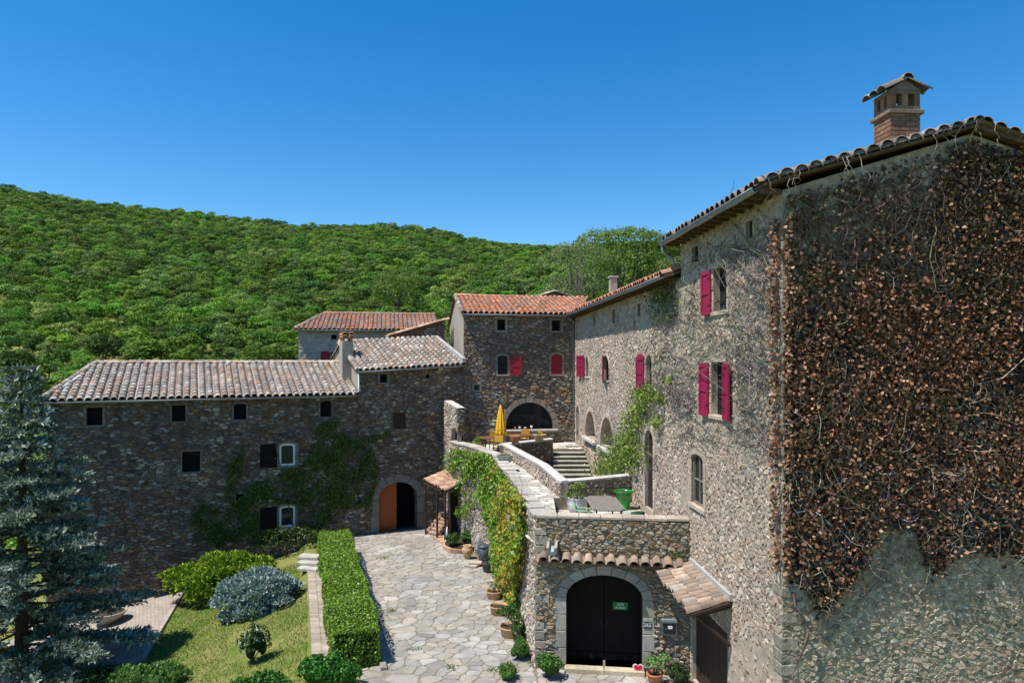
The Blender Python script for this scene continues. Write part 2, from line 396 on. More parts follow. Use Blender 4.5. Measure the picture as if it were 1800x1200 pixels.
def dress(pl, q, wall, tint, proud=.03):
    """stone surround of an opening: jambs, sill, lintel or wedge-shaped arch stones"""
    w_ = q['w']
    if not w_: return
    def T(): g = rnd.uniform(.8, 1.15); return tuple(c*g for c in tint)
    u0, u1, z0, z1 = q['u0'], q['u1'], q['z0'], q['z1']; d0 = -.12
    rise = q['arch']*(u1-u0)/2 if q['arch'] else 0; zs = z1-rise
    for sgn, ue in ((-1, u0), (1, u1)):
        z = z0; step = max(.3, w_*1.9)
        n = max(1, round((zs-z0)/step))
        for k in range(n):
            ww = w_*rnd.uniform(.85, 1.25); a, b = z0+(zs-z0)*k/n, z0+(zs-z0)*(k+1)/n
            block(pl, *((ue-ww, ue) if sgn < 0 else (ue, ue+ww)), a+.008, b-.008, d0, proud+rnd.uniform(-.008, .008), 'jamb_stone', M['dressed'], wall, T())
    if not q.get('floor'):
        block(pl, u0-w_*.9, u1+w_*.9, z0-w_*.75, z0-.004, d0, proud+q.get('sill', .03), 'sill', M[q.get('sillmat', 'dressed')], wall, T())
    if not rise:
        block(pl, u0-w_*1.1, u1+w_*1.1, z1+.004, z1+w_*1.1, d0, proud, 'lintel', M['dressed'], wall, T())
    else:
        c, a = (u0+u1)/2, (u1-u0)/2; n = q.get('vous', 5)
        def P(th, g):   # point on the arch, g outside it
            return (c+(a+g)*math.cos(th), zs+(rise+g)*math.sin(th))
        for k in range(n):
            t0, t1 = math.pi*k/n+.012, math.pi*(k+1)/n-.012; tm = (t0+t1)/2; g = w_*rnd.uniform(.95, 1.15)
            ring = [P(t0, .003), P(tm, .003), P(t1, .003), P(t1, g), P(tm, g), P(t0, g)]
            mb = MB(); mb.prism([pl.to3(u, z, d0) for u, z in ring], pl.n*(proud-d0+rnd.uniform(-.006, .006)), T()); mb.build('arch_stone', M['dressed'], wall)
def fill(pl, q, bld, name='window'):
    f = q['fill']; u0, u1, z0, z1 = q['u0'], q['u1'], q['z0'], q['z1']; dp = q['depth']
    c = contour(q); back = dp+.02
    if f == 'none': return
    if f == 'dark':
        mb = MB(); mb.prism([pl.to3(u, z, -dp-.01) for u, z in contour(q, .02)], -pl.n*.06)  # flat black panel standing in for the dark inside the opening
        mb.build('opening_dark_panel' if not q.get('floor') else 'doorway_dark_panel', M['black'], bld)
    elif f in ('glass', 'mesh'):
        # frame ring + pane + bars
        g = q.get('fw', .055); inner = contour(dict(q, u0=u0+g, u1=u1-g, z0=z0+g, z1=z1-g))
        mb = MB(); n = len(c); d1 = q.get('inset', .12)
        o3 = [pl.to3(u, z, -d1) for u, z in c]; i3 = [pl.to3(u, z, -d1) for u, z in inner]; ib = [pl.to3(u, z, -d1-.05) for u, z in inner]
        mb.add(o3+i3+ib, [(k, (k+1) % n, n+(k+1) % n, n+k) for k in range(n)]+[(n+k, n+(k+1) % n, 2*n+(k+1) % n, 2*n+k) for k in range(n)])
        fm = M[q.get('frame', 'white')]
        wo = mb.build(name, fm, bld)
        for t in q.get('vbars', ()):
            um = u0+(u1-u0)*t; mb = MB(); mb.box((0, 0, 0), (.045, .04, (z1-z0)-.06-(.3*(u1-u0)*q['arch'] if q['arch'] and abs(t-.5) > .2 else 0)), mat=pl.frame(um, (z0+z1)/2-(.15*(u1-u0)*q['arch'] if q['arch'] and abs(t-.5) > .2 else 0), -d1-.03)); mb.build('glazing_bar', fm, wo)
        for t in q.get('hbars', ()):
            mb = MB(); mb.box((0, 0, 0), (u1-u0-.1, .036, .045), mat=pl.frame((u0+u1)/2, z0+(z1-z0)*t, -d1-.033)); mb.build('glazing_bar', fm, wo)
        mb = MB(); mb.prism([pl.to3(u, z, -d1-.05) for u, z in contour(dict(q, u0=u0+.03, u1=u1-.03, z0=z0+.03, z1=z1-.03))], -pl.n*.012)
        mb.build('pane', M['glass'], wo)
        mb = MB(); mb.prism([pl.to3(u, z, -dp-.05) for u, z in contour(q, .02)], -pl.n*.04); mb.build('room_dark_panel', M['black'], wo)  # black sheet in place of the dark room
    elif f == 'boards':
        n = max(2, round((u1-u0)/.16)); dr = None
        mb = MB(); mb.prism([pl.to3(u, z, -dp-.06) for u, z in contour(q, .02)], -pl.n*.03); dr = mb.build(q.get('fname', 'board_shutter'), M[q.get('bmat', 'woodblack')], bld)
        for k in range(n):
            a, b = u0+(u1-u0)*k/n+.006, u0+(u1-u0)*(k+1)/n-.006
            po = clip(clip(contour(q), 1, 0, b), -1, 0, -a)
            if len(po) > 2: mb = MB(); mb.prism([pl.to3(u, z, -dp-.06) for u, z in po], pl.n*(.055+rnd.uniform(-.004, .004))); mb.build('board', M[q.get('bmat', 'woodblack')], dr)
def shutter(pl, hinge_u, z0, z1, width, side, ang, bld, mat='winered', arch=0, off=.03, label=None):
    """leaf hinged at hinge_u; side -1 swings to smaller u, +1 to larger u; ang away from the wall"""
    fr = pl.frame(hinge_u, z0, off)
    rot = fr @ Matrix.Rotation(-ang*side, 4, 'Z')
    W, Ht = width, z1-z0
    def face(u0, u1, za, zb, y0, y1, arched=False):
        pts = [(u0, za), (u1, za)]
        if arched:
            c, a = (u0+u1)/2, (u1-u0)/2; pts += [(c+a*math.cos(math.pi*k/6), zb-arch+arch*math.sin(math.pi*k/6)) for k in range(7)]
        else: pts += [(u1, zb), (u0, zb)]
        mb = MB(); mb.prism([rot @ Vector((side*u, -y0, z)) for u, z in pts], (rot.to_3x3() @ Vector((0, -(y1-y0), 0)))); return mb
    o = face(0, W, 0, Ht, 0, .035, arch > 0).build('shutter', M[mat], bld)
    if label: o['label'] = label
    top = Ht-arch
    for za, zb in ((.0, .11), (top*.46, top*.46+.1), (top-.11, top)):
        face(0.002, W-.002, za+.001, zb, .034, .058).build('shutter_rail', M[mat], o)
    for ua, ub in ((.0, .09), (W-.09, W)):
        face(ua+.001, ub-.001, .004, top-.004, .034, .055).build('shutter_stile', M[mat], o)
    for zz in (.2*Ht, .8*Ht): face(-.03, .16, zz, zz+.03, .058, .066).build('hinge', M['iron'], o)
    return o
def gutter(p0, p1, bld, r=.075, mat='zinc'):
    p0, p1 = Vector(p0), Vector(p1); d = (p1-p0).normalized(); s = d.cross(Vector((0, 0, 1))).normalized(); mb = MB(); vs_, fs = [], []
    n = 8
    for i in range(13):
        p = p0.lerp(p1, i/12)+Vector((0, 0, .012*math.sin(i*1.7)))
        for rr in (r, r-.008):
            for k in range(n+1):
                th = math.pi*k/n; vs_.append(p+s*rr*math.cos(th)-Vector((0, 0, rr*math.sin(th))))
    m = n+1
    for i in range(12):
        for q in (0, m):
            for k in range(n): fs.append((i*2*m+q+k, i*2*m+q+k+1, (i+1)*2*m+q+k+1, (i+1)*2*m+q+k))
    for k in range(n):
        fs.append((k, k+1, m+k+1, m+k)); e = 12*2*m; fs.append((e+k, e+k+1, e+m+k+1, e+m+k))
    mb.add(vs_, fs); mb.tube([p0+s*r+Vector((0, 0, .01)), p1+s*r+Vector((0, 0, .01))], .014, 6)
    return mb.build('gutter', M[mat], bld, smooth=True)
# ------------------------------------------------------------------ roofs of half-round clay tiles
def tile_mesh(L, r0, r1, tint, mat):
    vs_, fs = [], []; n = 6
    for y, r, q in ((0, r0-.018, 0), (0, r0, 0), (L, r1, 0)):
        for k in range(n+1):
            th = math.pi*k/n; vs_.append((r*math.cos(th), y, r*math.sin(th)*.92))
    m = n+1
    for a in (0, m):
        for k in range(n): fs.append((a+k, a+k+1, a+m+k+1, a+m+k))
    me = bpy.data.meshes.new('tile'); me.from_pydata(vs_, [], fs); finish(me, mat, np.array(tint, np.float32), True); return me
TILES = {}
PALS = dict(
 old=[(.43, .355, .29), (.39, .30, .24), (.47, .40, .34), (.36, .31, .26), (.42, .27, .19), (.51, .445, .38), (.32, .275, .24), (.45, .32, .25)],
 red=[(.52, .20, .11), (.56, .24, .13), (.46, .18, .10), (.50, .26, .17), (.42, .24, .17), (.58, .28, .17), (.36, .22, .16)],
 mix=[(.44, .20, .13), (.50, .20, .11), (.36, .22, .17), (.33, .25, .20), (.46, .24, .16), (.29, .22, .18)],
 warm=[(.56, .36, .24), (.50, .29, .19), (.60, .42, .31), (.46, .27, .18), (.54, .33, .23)],
 brown=[(.34, .235, .165), (.38, .27, .195), (.29, .20, .14), (.42, .31, .23), (.25, .19, .145), (.36, .29, .23)],
 dark=[(.20, .16, .13), (.25, .20, .165), (.17, .145, .125), (.28, .22, .18)])
def tile_set(pal, L, r):
    key = (pal, L, r)
    if key not in TILES:
        base = PALS[pal]; TILES[key] = [tile_mesh(L, r, r*.8, tuple(c*g for c in b), M['tilered' if pal in ('red', 'mix', 'warm') else 'tile']) for b in base for g in (.85, 1.08)]
    return TILES[key]
def put_tiles(mats, tiles, parent, ind, name='tile', stuff='further_tiles', mat=None):
    camp = Vector((0, 0, H)); order = sorted(range(len(mats)), key=lambda i: (mats[i].translation-camp).length)
    V, F, T = [], [], []; n = 0
    for k, i in enumerate(order):
        me = rnd.choice(tiles)
        if k < ind: link(name, me, parent, mw=mats[i])
        else:
            co = [mats[i] @ v.co for v in me.vertices]; V += [tuple(c) for c in co]; F += [tuple(q+n for q in p.vertices) for p in me.polygons]
            t = tuple(me.attributes['tint'].data[0].color)[:3]; T += [t]*len(co); n += len(co)
    if V: o = link(stuff, np_mesh(stuff, V, F, np.array(T, np.float32), tiles[0].materials[0], True), parent); o['kind'] = 'stuff'
def roof_plane(bld, E0, E1, R1, R0, pal='old', sp=.34, expo=.42, L=.52, ind=300, name='roof', thick=.1, under='soffit', ridge=False):
    """one slope: eave E0-E1, top R0-R1"""
    E0, E1, R0, R1 = map(Vector, (E0, E1, R0, R1))
    U = (E1-E0).normalized(); nrm = U.cross(R0-E0).normalized()
    if nrm.z < 0: nrm = -nrm
    Vv = nrm.cross(U).normalized(); 
    if (R0-E0).dot(Vv) < 0: Vv = -Vv
    mb = MB(); mb.prism([p+nrm*.0 for p in (E0, E1, R1, R0)], -nrm*thick)
    rf = mb.build(name, M[under], bld)
    q = [((p-E0).dot(U), (p-E0).dot(Vv)) for p in (E0, E1, R1, R0)]
    wid = q[1][0]; n = max(1, round(wid/sp)); s = wid/n; Ht = max(q[2][1], q[3][1]); mats = []; ch = MB()
    def lims(v):
        t = v/Ht; return q[0][0]+(q[3][0]-q[0][0])*t, q[1][0]+(q[2][0]-q[1][0])*t
    base = Matrix((U.to_4d(), Vv.to_4d(), nrm.to_4d(), (0, 0, 0, 1))).transposed()
    for m_ in range(3): base[3][m_] = 0
    for m_ in range(3): base[m_][3] = 0
    c0, c1 = int(math.floor(min(q[0][0], q[3][0])/s)), int(math.ceil(max(q[1][0], q[2][0])/s))
    for c in range(c0, c1):
        u = (c+.5)*s; wob = rnd.uniform(-.012, .012); off = rnd.uniform(-.05, .05); v = -.06+off; lo = None; hi = None
        while v < Ht-.12:
            a, b = lims(max(v, 0)); vm = v+.5*expo; a2, b2 = lims(min(max(vm, 0), Ht))
            if a2-.02 <= u <= b2+.02:
                if lo is None: lo = v
                hi = min(v+expo, Ht)
                mt = Matrix.Translation(E0+U*(u+wob+rnd.uniform(-.01, .01))+Vv*(v+rnd.uniform(-.015, .015))+nrm*(.035+rnd.uniform(0, .012))) @ base @ Matrix.Rotation(rnd.uniform(-.03, .03), 4, 'Z') @ Matrix.Rotation(-.055, 4, 'X') @ Matrix.Scale(s/.34, 4, (1, 0, 0))
                mats.append(mt)
            v += expo
        if lo is not None:
            for e in (u-s*.5,):   # channel between two rows of covers
                pts = []; k = 4
                for vv in (max(lo, -.04), hi):
                    for i in range(k+1):
                        x = (i/k-.5)*s*.62; pts.append(E0+U*(e+x)+Vv*vv+nrm*(.008+.05*(2*i/k-1)**2))
                g = rnd.uniform(.6, .85); t = tuple(z*g for z in rnd.choice(PALS[pal]))
                ch.add(pts, [(i, i+1, k+2+i, k+1+i) for i in range(k)], t)
    ts = tile_set(pal, L, .145)
    put_tiles(mats, ts, rf, ind)
    if ch.v: ch.build('channel_tiles', ts[0].materials[0], rf, kind='stuff')
    return rf
def ridge_tiles(parent, p0, p1, pal='old', r=.13, step=.4, lift=.06, name='ridge_tile'):
    p0, p1 = Vector(p0), Vector(p1); d = (p1-p0); Ln = d.length; d.normalize(); x = d.cross(Vector((0, 0, 1))).normalized(); z = x.cross(d)
    base = Matrix((x.to_4d(), d.to_4d(), z.to_4d(), (0, 0, 0, 1))).transposed()
    for k in range(3): base[3][k] = 0; base[k][3] = 0
    ts = tile_set(pal, .5, .145); mats = []
    for k in range(max(1, int(Ln/step))):
        mats.append(Matrix.Translation(p0+d*(k*step)+Vector((0, 0, lift+rnd.uniform(-.01, .01)))) @ base @ Matrix.Rotation(rnd.uniform(-.05, .05), 4, 'Z') @ Matrix.Rotation(-.04, 4, 'X'))
    put_tiles(mats, ts, parent, 300, name=name)
def wall(bld, pl, outline, holes, mat, mortar, pal, cw, ch, joint=.02, hgt=(.02, .05), ind=300, name='wall', tint=(.34, .30, .25), tilt=.3, drop=.25, stones=True, skip=None, top=.8):
    wl = sheet(pl, outline, holes, name, M[mortar], bld)
    rects = [r for q in holes for r in hole_rects(q, q['w']*.95)]
    if stones: lay_stones(cells(outline, rects, cw, ch, drop, skip=skip), pl.to3, wl, M[mat], pal, joint, hgt, ind=ind, tilt=tilt, top=top)
    for q in holes:
        dress(pl, q, wl, tint); fill(pl, q, bld)
    return wl
def slab(poly, z0, z1, name, mat, parent=None, tops=None):
    """flat slab over a ground polygon; tops gives the upper height of each corner"""
    n = len(poly); mb = MB(); tops = tops or [z1]*n
    if parea(poly) < 0: poly = poly[::-1]; tops = tops[::-1]
    vs_ = [Vector((x, y, z0)) for x, y in poly]+[Vector((x, y, t)) for (x, y), t in zip(poly, tops)]
    tr = tessellate_polygon([[Vector((x, y, 0)) for x, y in poly]])
    mb.add(vs_, [(k, (k+1) % n, n+(k+1) % n, n+k) for k in range(n)]+[tuple(n+i for i in t) for t in tr]+[tuple(t)[::-1] for t in tr])
    return mb.build(name, mat, parent)

# ================================================================== TERRAIN
def xl(Y): return -6.2-.315*(Y-21.1)           # left rim of the paver strip beside the hedge
RID = [(-900, 290), (-300, 305), (0, 330), (150, 350), (400, 385), (550, 393), (650, 396), (750, 406), (850, 423), (980, 432), (1180, 430), (1500, 425), (2400, 420)]
def smooth(t): t = min(1, max(0, t)); return t*t*(3-2*t)
def ridge_z(px, D): 
    y = np.interp(px, [r[0] for r in RID], [r[1] for r in RID]); return H+(635-y)/1200*D-3.6
YR = 400.
def ground(X, Y):
    e = xl(min(max(Y, 10), 45))-X
    z = -.07 if e < 0 else -.32-.25*min(e, 8.5)-.04*max(0, min(e-8.5, 40))
    if Y < 45: return z
    px = 900+1200*X/Y; base = -7+12*smooth((px-300)/800)
    zr = ridge_z(px, YR); s = (Y-58)/(YR-58)
    if s <= 1: hz = base+(zr-base)*max(0, s)**1.04+1.3*math.sin(X*.05+1)*math.sin(Y*.045)*min(1, max(0, s)*4)
    else: hz = max(-30, zr-.22*(Y-YR))
    t = smooth((Y-45)/13); return z*(1-t)+hz*t
def make_ground():
    rad = list(np.arange(2, 60, .6))+list(np.geomspace(60, 3500, 90)); na = 560
    V = [(0, 0, ground(0, 0))]; F = []
    for r in rad:
        for k in range(na):
            a = 2*math.pi*k/na; X, Y = r*math.sin(a), r*math.cos(a); V.append((X, Y, ground(X, Y)))
    for k in range(na): F.append((0, 1+k, 1+(k+1) % na))
    for i in range(len(rad)-1):
        for k in range(na): F.append((1+i*na+k, 1+(i+1)*na+k, 1+(i+1)*na+(k+1) % na, 1+i*na+(k+1) % na))
    me = bpy.data.meshes.new('ground'); me.from_pydata(V, [], F)
    m, nt, b = nodes('grass_ground'); L = nt.links; p = geo_pos(nt)
    a = N(nt, 'ShaderNodeTexNoise', Scale=.45, Detail=8, Roughness=.7); L.new(p, a.inputs['Vector'])
    cr = N(nt, 'ShaderNodeValToRGB'); cr.color_ramp.elements[0].position = .36; cr.color_ramp.elements[0].color = (.085, .15, .018, 1)
    cr.color_ramp.elements[1].position = .66; cr.color_ramp.elements[1].color = (.27, .24, .085, 1); L.new(a.outputs[0], cr.inputs[0])
    c = N(nt, 'ShaderNodeTexNoise', Scale=14, Detail=6, Roughness=.75); L.new(p, c.inputs['Vector'])
    r1 = N(nt, 'ShaderNodeMapRange'); r1.inputs['From Min'].default_value = .3; r1.inputs['From Max'].default_value = .7; r1.inputs['To Min'].default_value = .6; r1.inputs['To Max'].default_value = 1.35; L.new(c.outputs[0], r1.inputs[0])
    vm = N(nt, 'ShaderNodeVectorMath', operation='SCALE'); L.new(cr.outputs[0], vm.inputs[0]); L.new(r1.outputs[0], vm.inputs['Scale'])
    L.new(vm.outputs[0], b.inputs['Base Color']); b.inputs['Roughness'].default_value = .95; b.inputs['Specular IOR Level'].default_value = .1
    bp = N(nt, 'ShaderNodeBump', Strength=.6, Distance=.08); L.new(c.outputs[0], bp.inputs['Height']); L.new(bp.outputs[0], b.inputs['Normal'])
    finish(me, m, None, True); tag(link('ground', me), kind='structure')
make_ground()

# ================================================================== COURTYARD PAVING
OUT = [(-3.95, 39.5), (-3.1, 37), (-2.2, 35), (-.95, 32), (-.2, 27.5), (.3, 23.8), (.74, 21.2)]     # outer terrace wall, far to near
yard1 = [(-3.3, 16.), (.74, 16.), (.74, 21.2), (.3, 23.8), (-.2, 27.5), (-.95, 32), (-2.2, 35), (-3.1, 37), (-3.9, 39.5), (-9.05, 37.1), (-8.15, 33.4)]
yard2 = [(.76, 16.), (5.7, 16.), (5.36, 20.65), (.76, 21.2)]
cy = slab([(-3.3, 15.5), (5.75, 15.5), (5.38, 20.7), (.8, 21.3), (.3, 23.9), (-.2, 27.6), (-.95, 32.1), (-2.1, 35), (-3., 37), (-3.8, 39.6), (-9.05, 37.2), (-8.2, 33.4)], -.4, -.012, 'courtyard', M['joint'])
tag(cy, kind='structure')
FLAG = [(.33, .305, .27), (.29, .265, .23), (.37, .35, .32), (.32, .285, .235), (.27, .25, .225), (.35, .335, .31), (.335, .30, .25)]
g3 = lambda u, v, h=0: Vector((u, v, -.012+h))
pol = cells(yard1, [], .38, .32, drop=.36, jit=.5)+cells(yard2, [], .38, .32, drop=.36, jit=.5)
lay_stones(pol, g3, cy, M['flag'], FLAG, .012, (.010, .018), name='flagstone', top=.955, tilt=.012, ind=300, jit=.11, stuff='small_flagstones')

# ================================================================== LEFT WING
dL = Vector((.906, .423, 0)).normalized(); bL = Vector((-dL.y, dL.x, 0)); nL = -bL
def along(P, t): return (P[0]+dL.x*t, P[1]+dL.y*t)
PL0 = (-21.35, 31.42); PL1 = (-8.43, 37.45); PL2 = (-2.84, 40.06)
pL = Plane(PL0, PL1)
SH = [(.155, .12, .085), (.20, .157, .115), (.245, .16, .09), (.165, .14, .115), (.29, .24, .185), (.115, .092, .075), (.215, .197, .17), (.19, .115, .065), (.36, .31, .24)]  # brown stone tones, lowered to put deeper shade into these walls
lw = root('stone_house', (-15, 35, -2), 'long low stone wing with grey tiled roof, behind the shrubs at left', 'house')
hL = [pL.hole(152, 180, 716, 747, w=.12), pL.hole(302, 326, 712, 740, w=.1), pL.hole(411, 433, 709, 737, arch=.35, vous=3, w=.08), pL.hole(563, 583, 704, 732, arch=.35, vous=3, w=.08),
      pL.hole(320, 352, 793, 829, w=.07), pL.hole(491, 519, 779, 818, arch=.3, fill='glass', w=.15, vous=5, inset=.03, fw=.1), pL.hole(491, 519, 888, 926, arch=.3, fill='glass', w=.15, vous=5, inset=.03, fw=.1),
      pL.hole(414, 430, 868, 881, w=.07)]
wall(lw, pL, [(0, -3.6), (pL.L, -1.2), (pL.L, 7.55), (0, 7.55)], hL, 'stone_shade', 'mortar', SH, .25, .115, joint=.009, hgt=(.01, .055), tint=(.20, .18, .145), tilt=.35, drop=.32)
for q in (hL[5], hL[6]):     # black boarded shutters opened flat against the wall
    wd = q['u1']-q['u0']; sh = MB(); fr = pL.frame(q['u0']-.1, q['z0']-.05, .05)
    u0, u1, z1 = -wd-.05, -.02, q['z1']-q['z0']+.05
    mb = MB(); mb.box(((u0+u1)/2, .0, z1/2), (u1-u0, .03, z1), mat=fr); s_ = mb.build('shutter', M['woodblack'], lw); s_['label'] = 'black boarded shutter opened against the wall'
    for k in range(6):
        a = u0+(u1-u0)*k/6; mb = MB(); mb.box((a+(u1-u0)/12, -.024, z1/2), ((u1-u0)/6-.012, .022, z1-.006), mat=fr); mb.build('board', M['woodblack'], s_)
    # little gabled hood of slates over the arch
    cu = (q['u0']+q['u1'])/2; 
    for sg in (-1, 1):
        mb = MB(); mb.prism([pL.to3(cu, q['z1']+.5, .0), pL.to3(cu+sg*.55, q['z1']+.2, .0), pL.to3(cu+sg*.55, q['z1']+.16, .0), pL.to3(cu, q['z1']+.45, .0)], pL.n*.16, (.1, .09, .08)); mb.build('hood_slate', M['stone_shade'], lw)
back = [(0, -3.6), (10.4, -3.6), (10.4, 7.5), (0, 7.5)]
pLs = Plane((PL0[0]+bL.x*10.4, PL0[1]+bL.y*10.4), PL0)      # end wall facing left
wall(lw, pLs, back, [], 'stone_shade', 'mortar', SH, .45, .24, ind=0, name='end_wall')
pLr = Plane((PL1[0]+bL.x*10.4, PL1[1]+bL.y*10.4), (PL0[0]+bL.x*10.4, PL0[1]+bL.y*10.4))
sheet(pLr, [(0, -3), (pLr.L, -3), (pLr.L, 7.5), (0, 7.5)], [], 'rear_wall', M['mortar_sun'], lw)
def V3(P, z, *offs):
    v = Vector((P[0], P[1], z))
    for o in offs: v = v+o
    return v
c0 = V3(PL0, 7.68, dL*-.28, nL*.32); c1 = V3(PL1, 7.70, nL*.32)
r0 = c0+dL*1.6+bL*5.3+Vector((0, 0, 1.72)); r1 = c1+bL*5.3+Vector((0, 0, 1.70))
rf = roof_plane(lw, c0, c1, r1, r0, 'old', sp=.35, expo=.43)
roof_plane(lw, c0+bL*10.6, c0, r0, r0, 'old', sp=.35, expo=.43, ind=120, name='hip_roof')
roof_plane(lw, c1+bL*10.6, c0+bL*10.6, r0, r1, 'old', sp=.35, expo=.43, ind=0, name='rear_roof')
ridge_tiles(rf, r0, r1); ridge_tiles(rf, c0+Vector((0, 0, .02)), r0)
mb = MB(); mb.tube([c0.lerp(r0, t)+dL*.22+Vector((0, 0, .10+.02*math.sin(9*t))) for t in (.28, .36, .45, .5, .58, .66)], [.02, .06, .04, .07, .06, .02], 6); mb.build('mortar_patch', M['white'], rf)
gutter(c0+nL*.06+Vector((0, 0, -.06)), c1+nL*.06+Vector((0, 0, -.06)), lw)
mb = MB(); g0 = c0+dL*.22+nL*.04; mb.tube([g0+Vector((0, 0, -.08)), g0+bL*.22+Vector((0, 0, -.3)), V3(PL0, 7.1, dL*-.03, nL*.1), V3(PL0, -1.6, dL*-.03, nL*.1)], .05, 8); dp = mb.build('downpipe', M['zinc'], lw, smooth=True)
for zz in (6.2, 4, 1.6): mb = MB(); mb.lathe(V3(PL0, zz, dL*-.03, nL*.1), [(.05, 0), (.062, 0), (.062, .05), (.05, .05)], 10); mb.build('pipe_clip', M['zinc'], dp)

# chimney on the left wing, rendered stack with a cap of clay tiles
ch0 = Vector((-9.55, 39.35, 0)); aL = math.atan2(dL.y, dL.x)
mb = MB(); mb.box(ch0+Vector((0, 0, 9.2)), (.62, .85, 2.9), aL, bev=.02); ck = mb.build('chimney', M['render'], lw)
ck['label'] = 'rendered chimney stack with a cap of clay tiles'
mb = MB(); mb.box(ch0+Vector((0, 0, 7.98))-bL*.55, (.9, .5, .5), aL, bev=.12); mb.build('mortar_flashing', M['cement'], ck)
for sx in (-1, 1):
    for sy in (-1, 0, 1):
        mb = MB(); mb.box(ch0+dL*.22*sx+bL*.3*sy+Vector((0, 0, 10.76)), (.12, .12, .22), aL); mb.build('cap_brick', M['terracotta'], ck)
for lev in range(2):
    ts = tile_set('warm', .5, .145); zz = 10.88+.16*lev
    for k in (-1, 1):
        m = Matrix.Translation(ch0+dL*(.19*k)-bL*.48+Vector((0, 0, zz))) @ Matrix.Rotation(aL, 4, 'Z') @ Matrix.Scale(1.9, 4, (0, 1, 0)); link('cap_tile', rnd.choice(ts), ck, mw=m)
    mb = MB(); mb.box(ch0+Vector((0, 0, zz+.13)), (.66, .86, .05), aL, bev=.01); mb.build('cap_slab', M['terracotta'], ck)

# ================================================================== GATE WING (taller part with the arched door)
gw = root('stone_house', (-5.6, 39, 0), 'taller narrow stone wing with orange arched door, joining the low wing at its left', 'house')
pG = Plane(PL1, PL2)
hG = [pG.hole(668, 681, 658, 672, w=.13), pG.hole(749, 755, 658, 664, w=.0), pG.hole(691, 713, 725, 753, fill='boards', bmat='woodbrown', depth=.06, w=.0),
      pG.hole(666, 733, 847, 933, arch=.8, fill='none', w=.42, floor=True, vous=9, depth=.5)]
hG[3]['z0'] = 0.0
wall(gw, pG, [(0, -.5), (pG.L, -.5), (pG.L, 9.2), (0, 8.95)], hG, 'stone_shade', 'mortar', SH, .24, .12, joint=.009, hgt=(.01, .06), tint=(.20, .18, .15), tilt=.4, drop=.32)
q = hG[3]; um = (q['u0']*.5+q['u1']*.5)
mb = MB(); mb.prism([pG.to3(u, z, -2.4) for u, z in [(q['u0']-.5, -.1), (q['u1']+.5, -.1), (q['u1']+.5, q['z1']+.3), (q['u0']-.5, q['z1']+.3)]], -pG.n*.1); mb.build('passage_wall', M['black'], gw)  # passage walls and ceiling coloured black to stand in for its shade
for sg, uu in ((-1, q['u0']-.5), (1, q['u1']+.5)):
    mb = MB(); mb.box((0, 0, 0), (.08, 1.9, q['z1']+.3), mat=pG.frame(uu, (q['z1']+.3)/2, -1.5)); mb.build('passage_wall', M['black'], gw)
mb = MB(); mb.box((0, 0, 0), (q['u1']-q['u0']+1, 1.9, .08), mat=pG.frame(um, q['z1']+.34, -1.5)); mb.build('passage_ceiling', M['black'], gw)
mb = MB(); mb.box((0, 0, 0), (q['u1']-q['u0']+1, 2.4, .08), mat=pG.frame(um, -.045, -1.2)); mb.build('passage_floor', M['woodbrown'], gw)  # floor darkened too, as painted passage shade
left = clip(contour(q), 1, 0, um)
mb = MB(); mb.prism([pG.to3(u, z, -.36) for u, z in left], -pG.n*.05); dr = mb.build('door', M['woodorange'], gw); dr['label'] = 'orange varnished left leaf of the arched door'
for k in range(7):
    a, b = q['u0']+(um-q['u0'])*k/7, q['u0']+(um-q['u0'])*(k+1)/7
    po = clip(clip(left, 1, 0, b-.006), -1, 0, -a-.006)
    if len(po) > 2: mb = MB(); mb.prism([pG.to3(u, z, -.36) for u, z in po], pG.n*.025); mb.build('board', M['woodorange'], dr)
mb = MB(); mb.lathe(pG.to3(um-.1, 1.1, -.3), [(.001, -.03), (.03, -.02), (.03, .02), (.001, .03)], 10); mb.build('door_knob', M['iron'], dr)
pGl = Plane((PL1[0]+bL.x*9.8, PL1[1]+bL.y*9.8), PL1)
sheet(pGl, [(0, 5), (9.8, 5), (9.8, 9.0), (4.9, 10.6), (0, 9.0)], [], 'end_wall', M['render'], gw)
c0 = V3(PL1, 8.98, nL*.3, dL*-.12); c1 = V3(PL2, 9.33, nL*.3, dL*.02)
r0 = c0+bL*5.1+Vector((0, 0, 1.7)); r1 = c1+bL*5.1+Vector((0, 0, 1.5))
rf = roof_plane(gw, c0, c1, r1, r0, 'old', sp=.34, expo=.43)
roof_plane(gw, c1+bL*10.2, c0+bL*10.2, r0, r1, 'old', ind=0, name='rear_roof'); ridge_tiles(rf, r0, r1); ridge_tiles(rf, c0+dL*.05, r0+dL*.05, name='verge_tile')
gutter(c0+nL*.06+Vector((0, 0, -.06)), c1+nL*.06+Vector((0, 0, -.06)), gw)
mb = MB(); mb.tube([c0+nL*.06+dL*.05+Vector((0, 0, -.1)), c0+nL*.06+dL*.05+Vector((0, 0, -1.1)), c0+nL*.1-dL*.12+Vector((0, 0, -1.28))], .05, 8); mb.build('downpipe', M['zinc'], gw, smooth=True)
mb = MB(); mb.prism([c1+Vector((0, 0, .1))+dL*.02, r1+Vector((0, 0, .1))+dL*.02, r1+Vector((0, 0, .35))+dL*.02, c1+Vector((0, 0, .35))+dL*.02], -dL*.22); mb.build('mortar_flashing', M['cement'], gw)

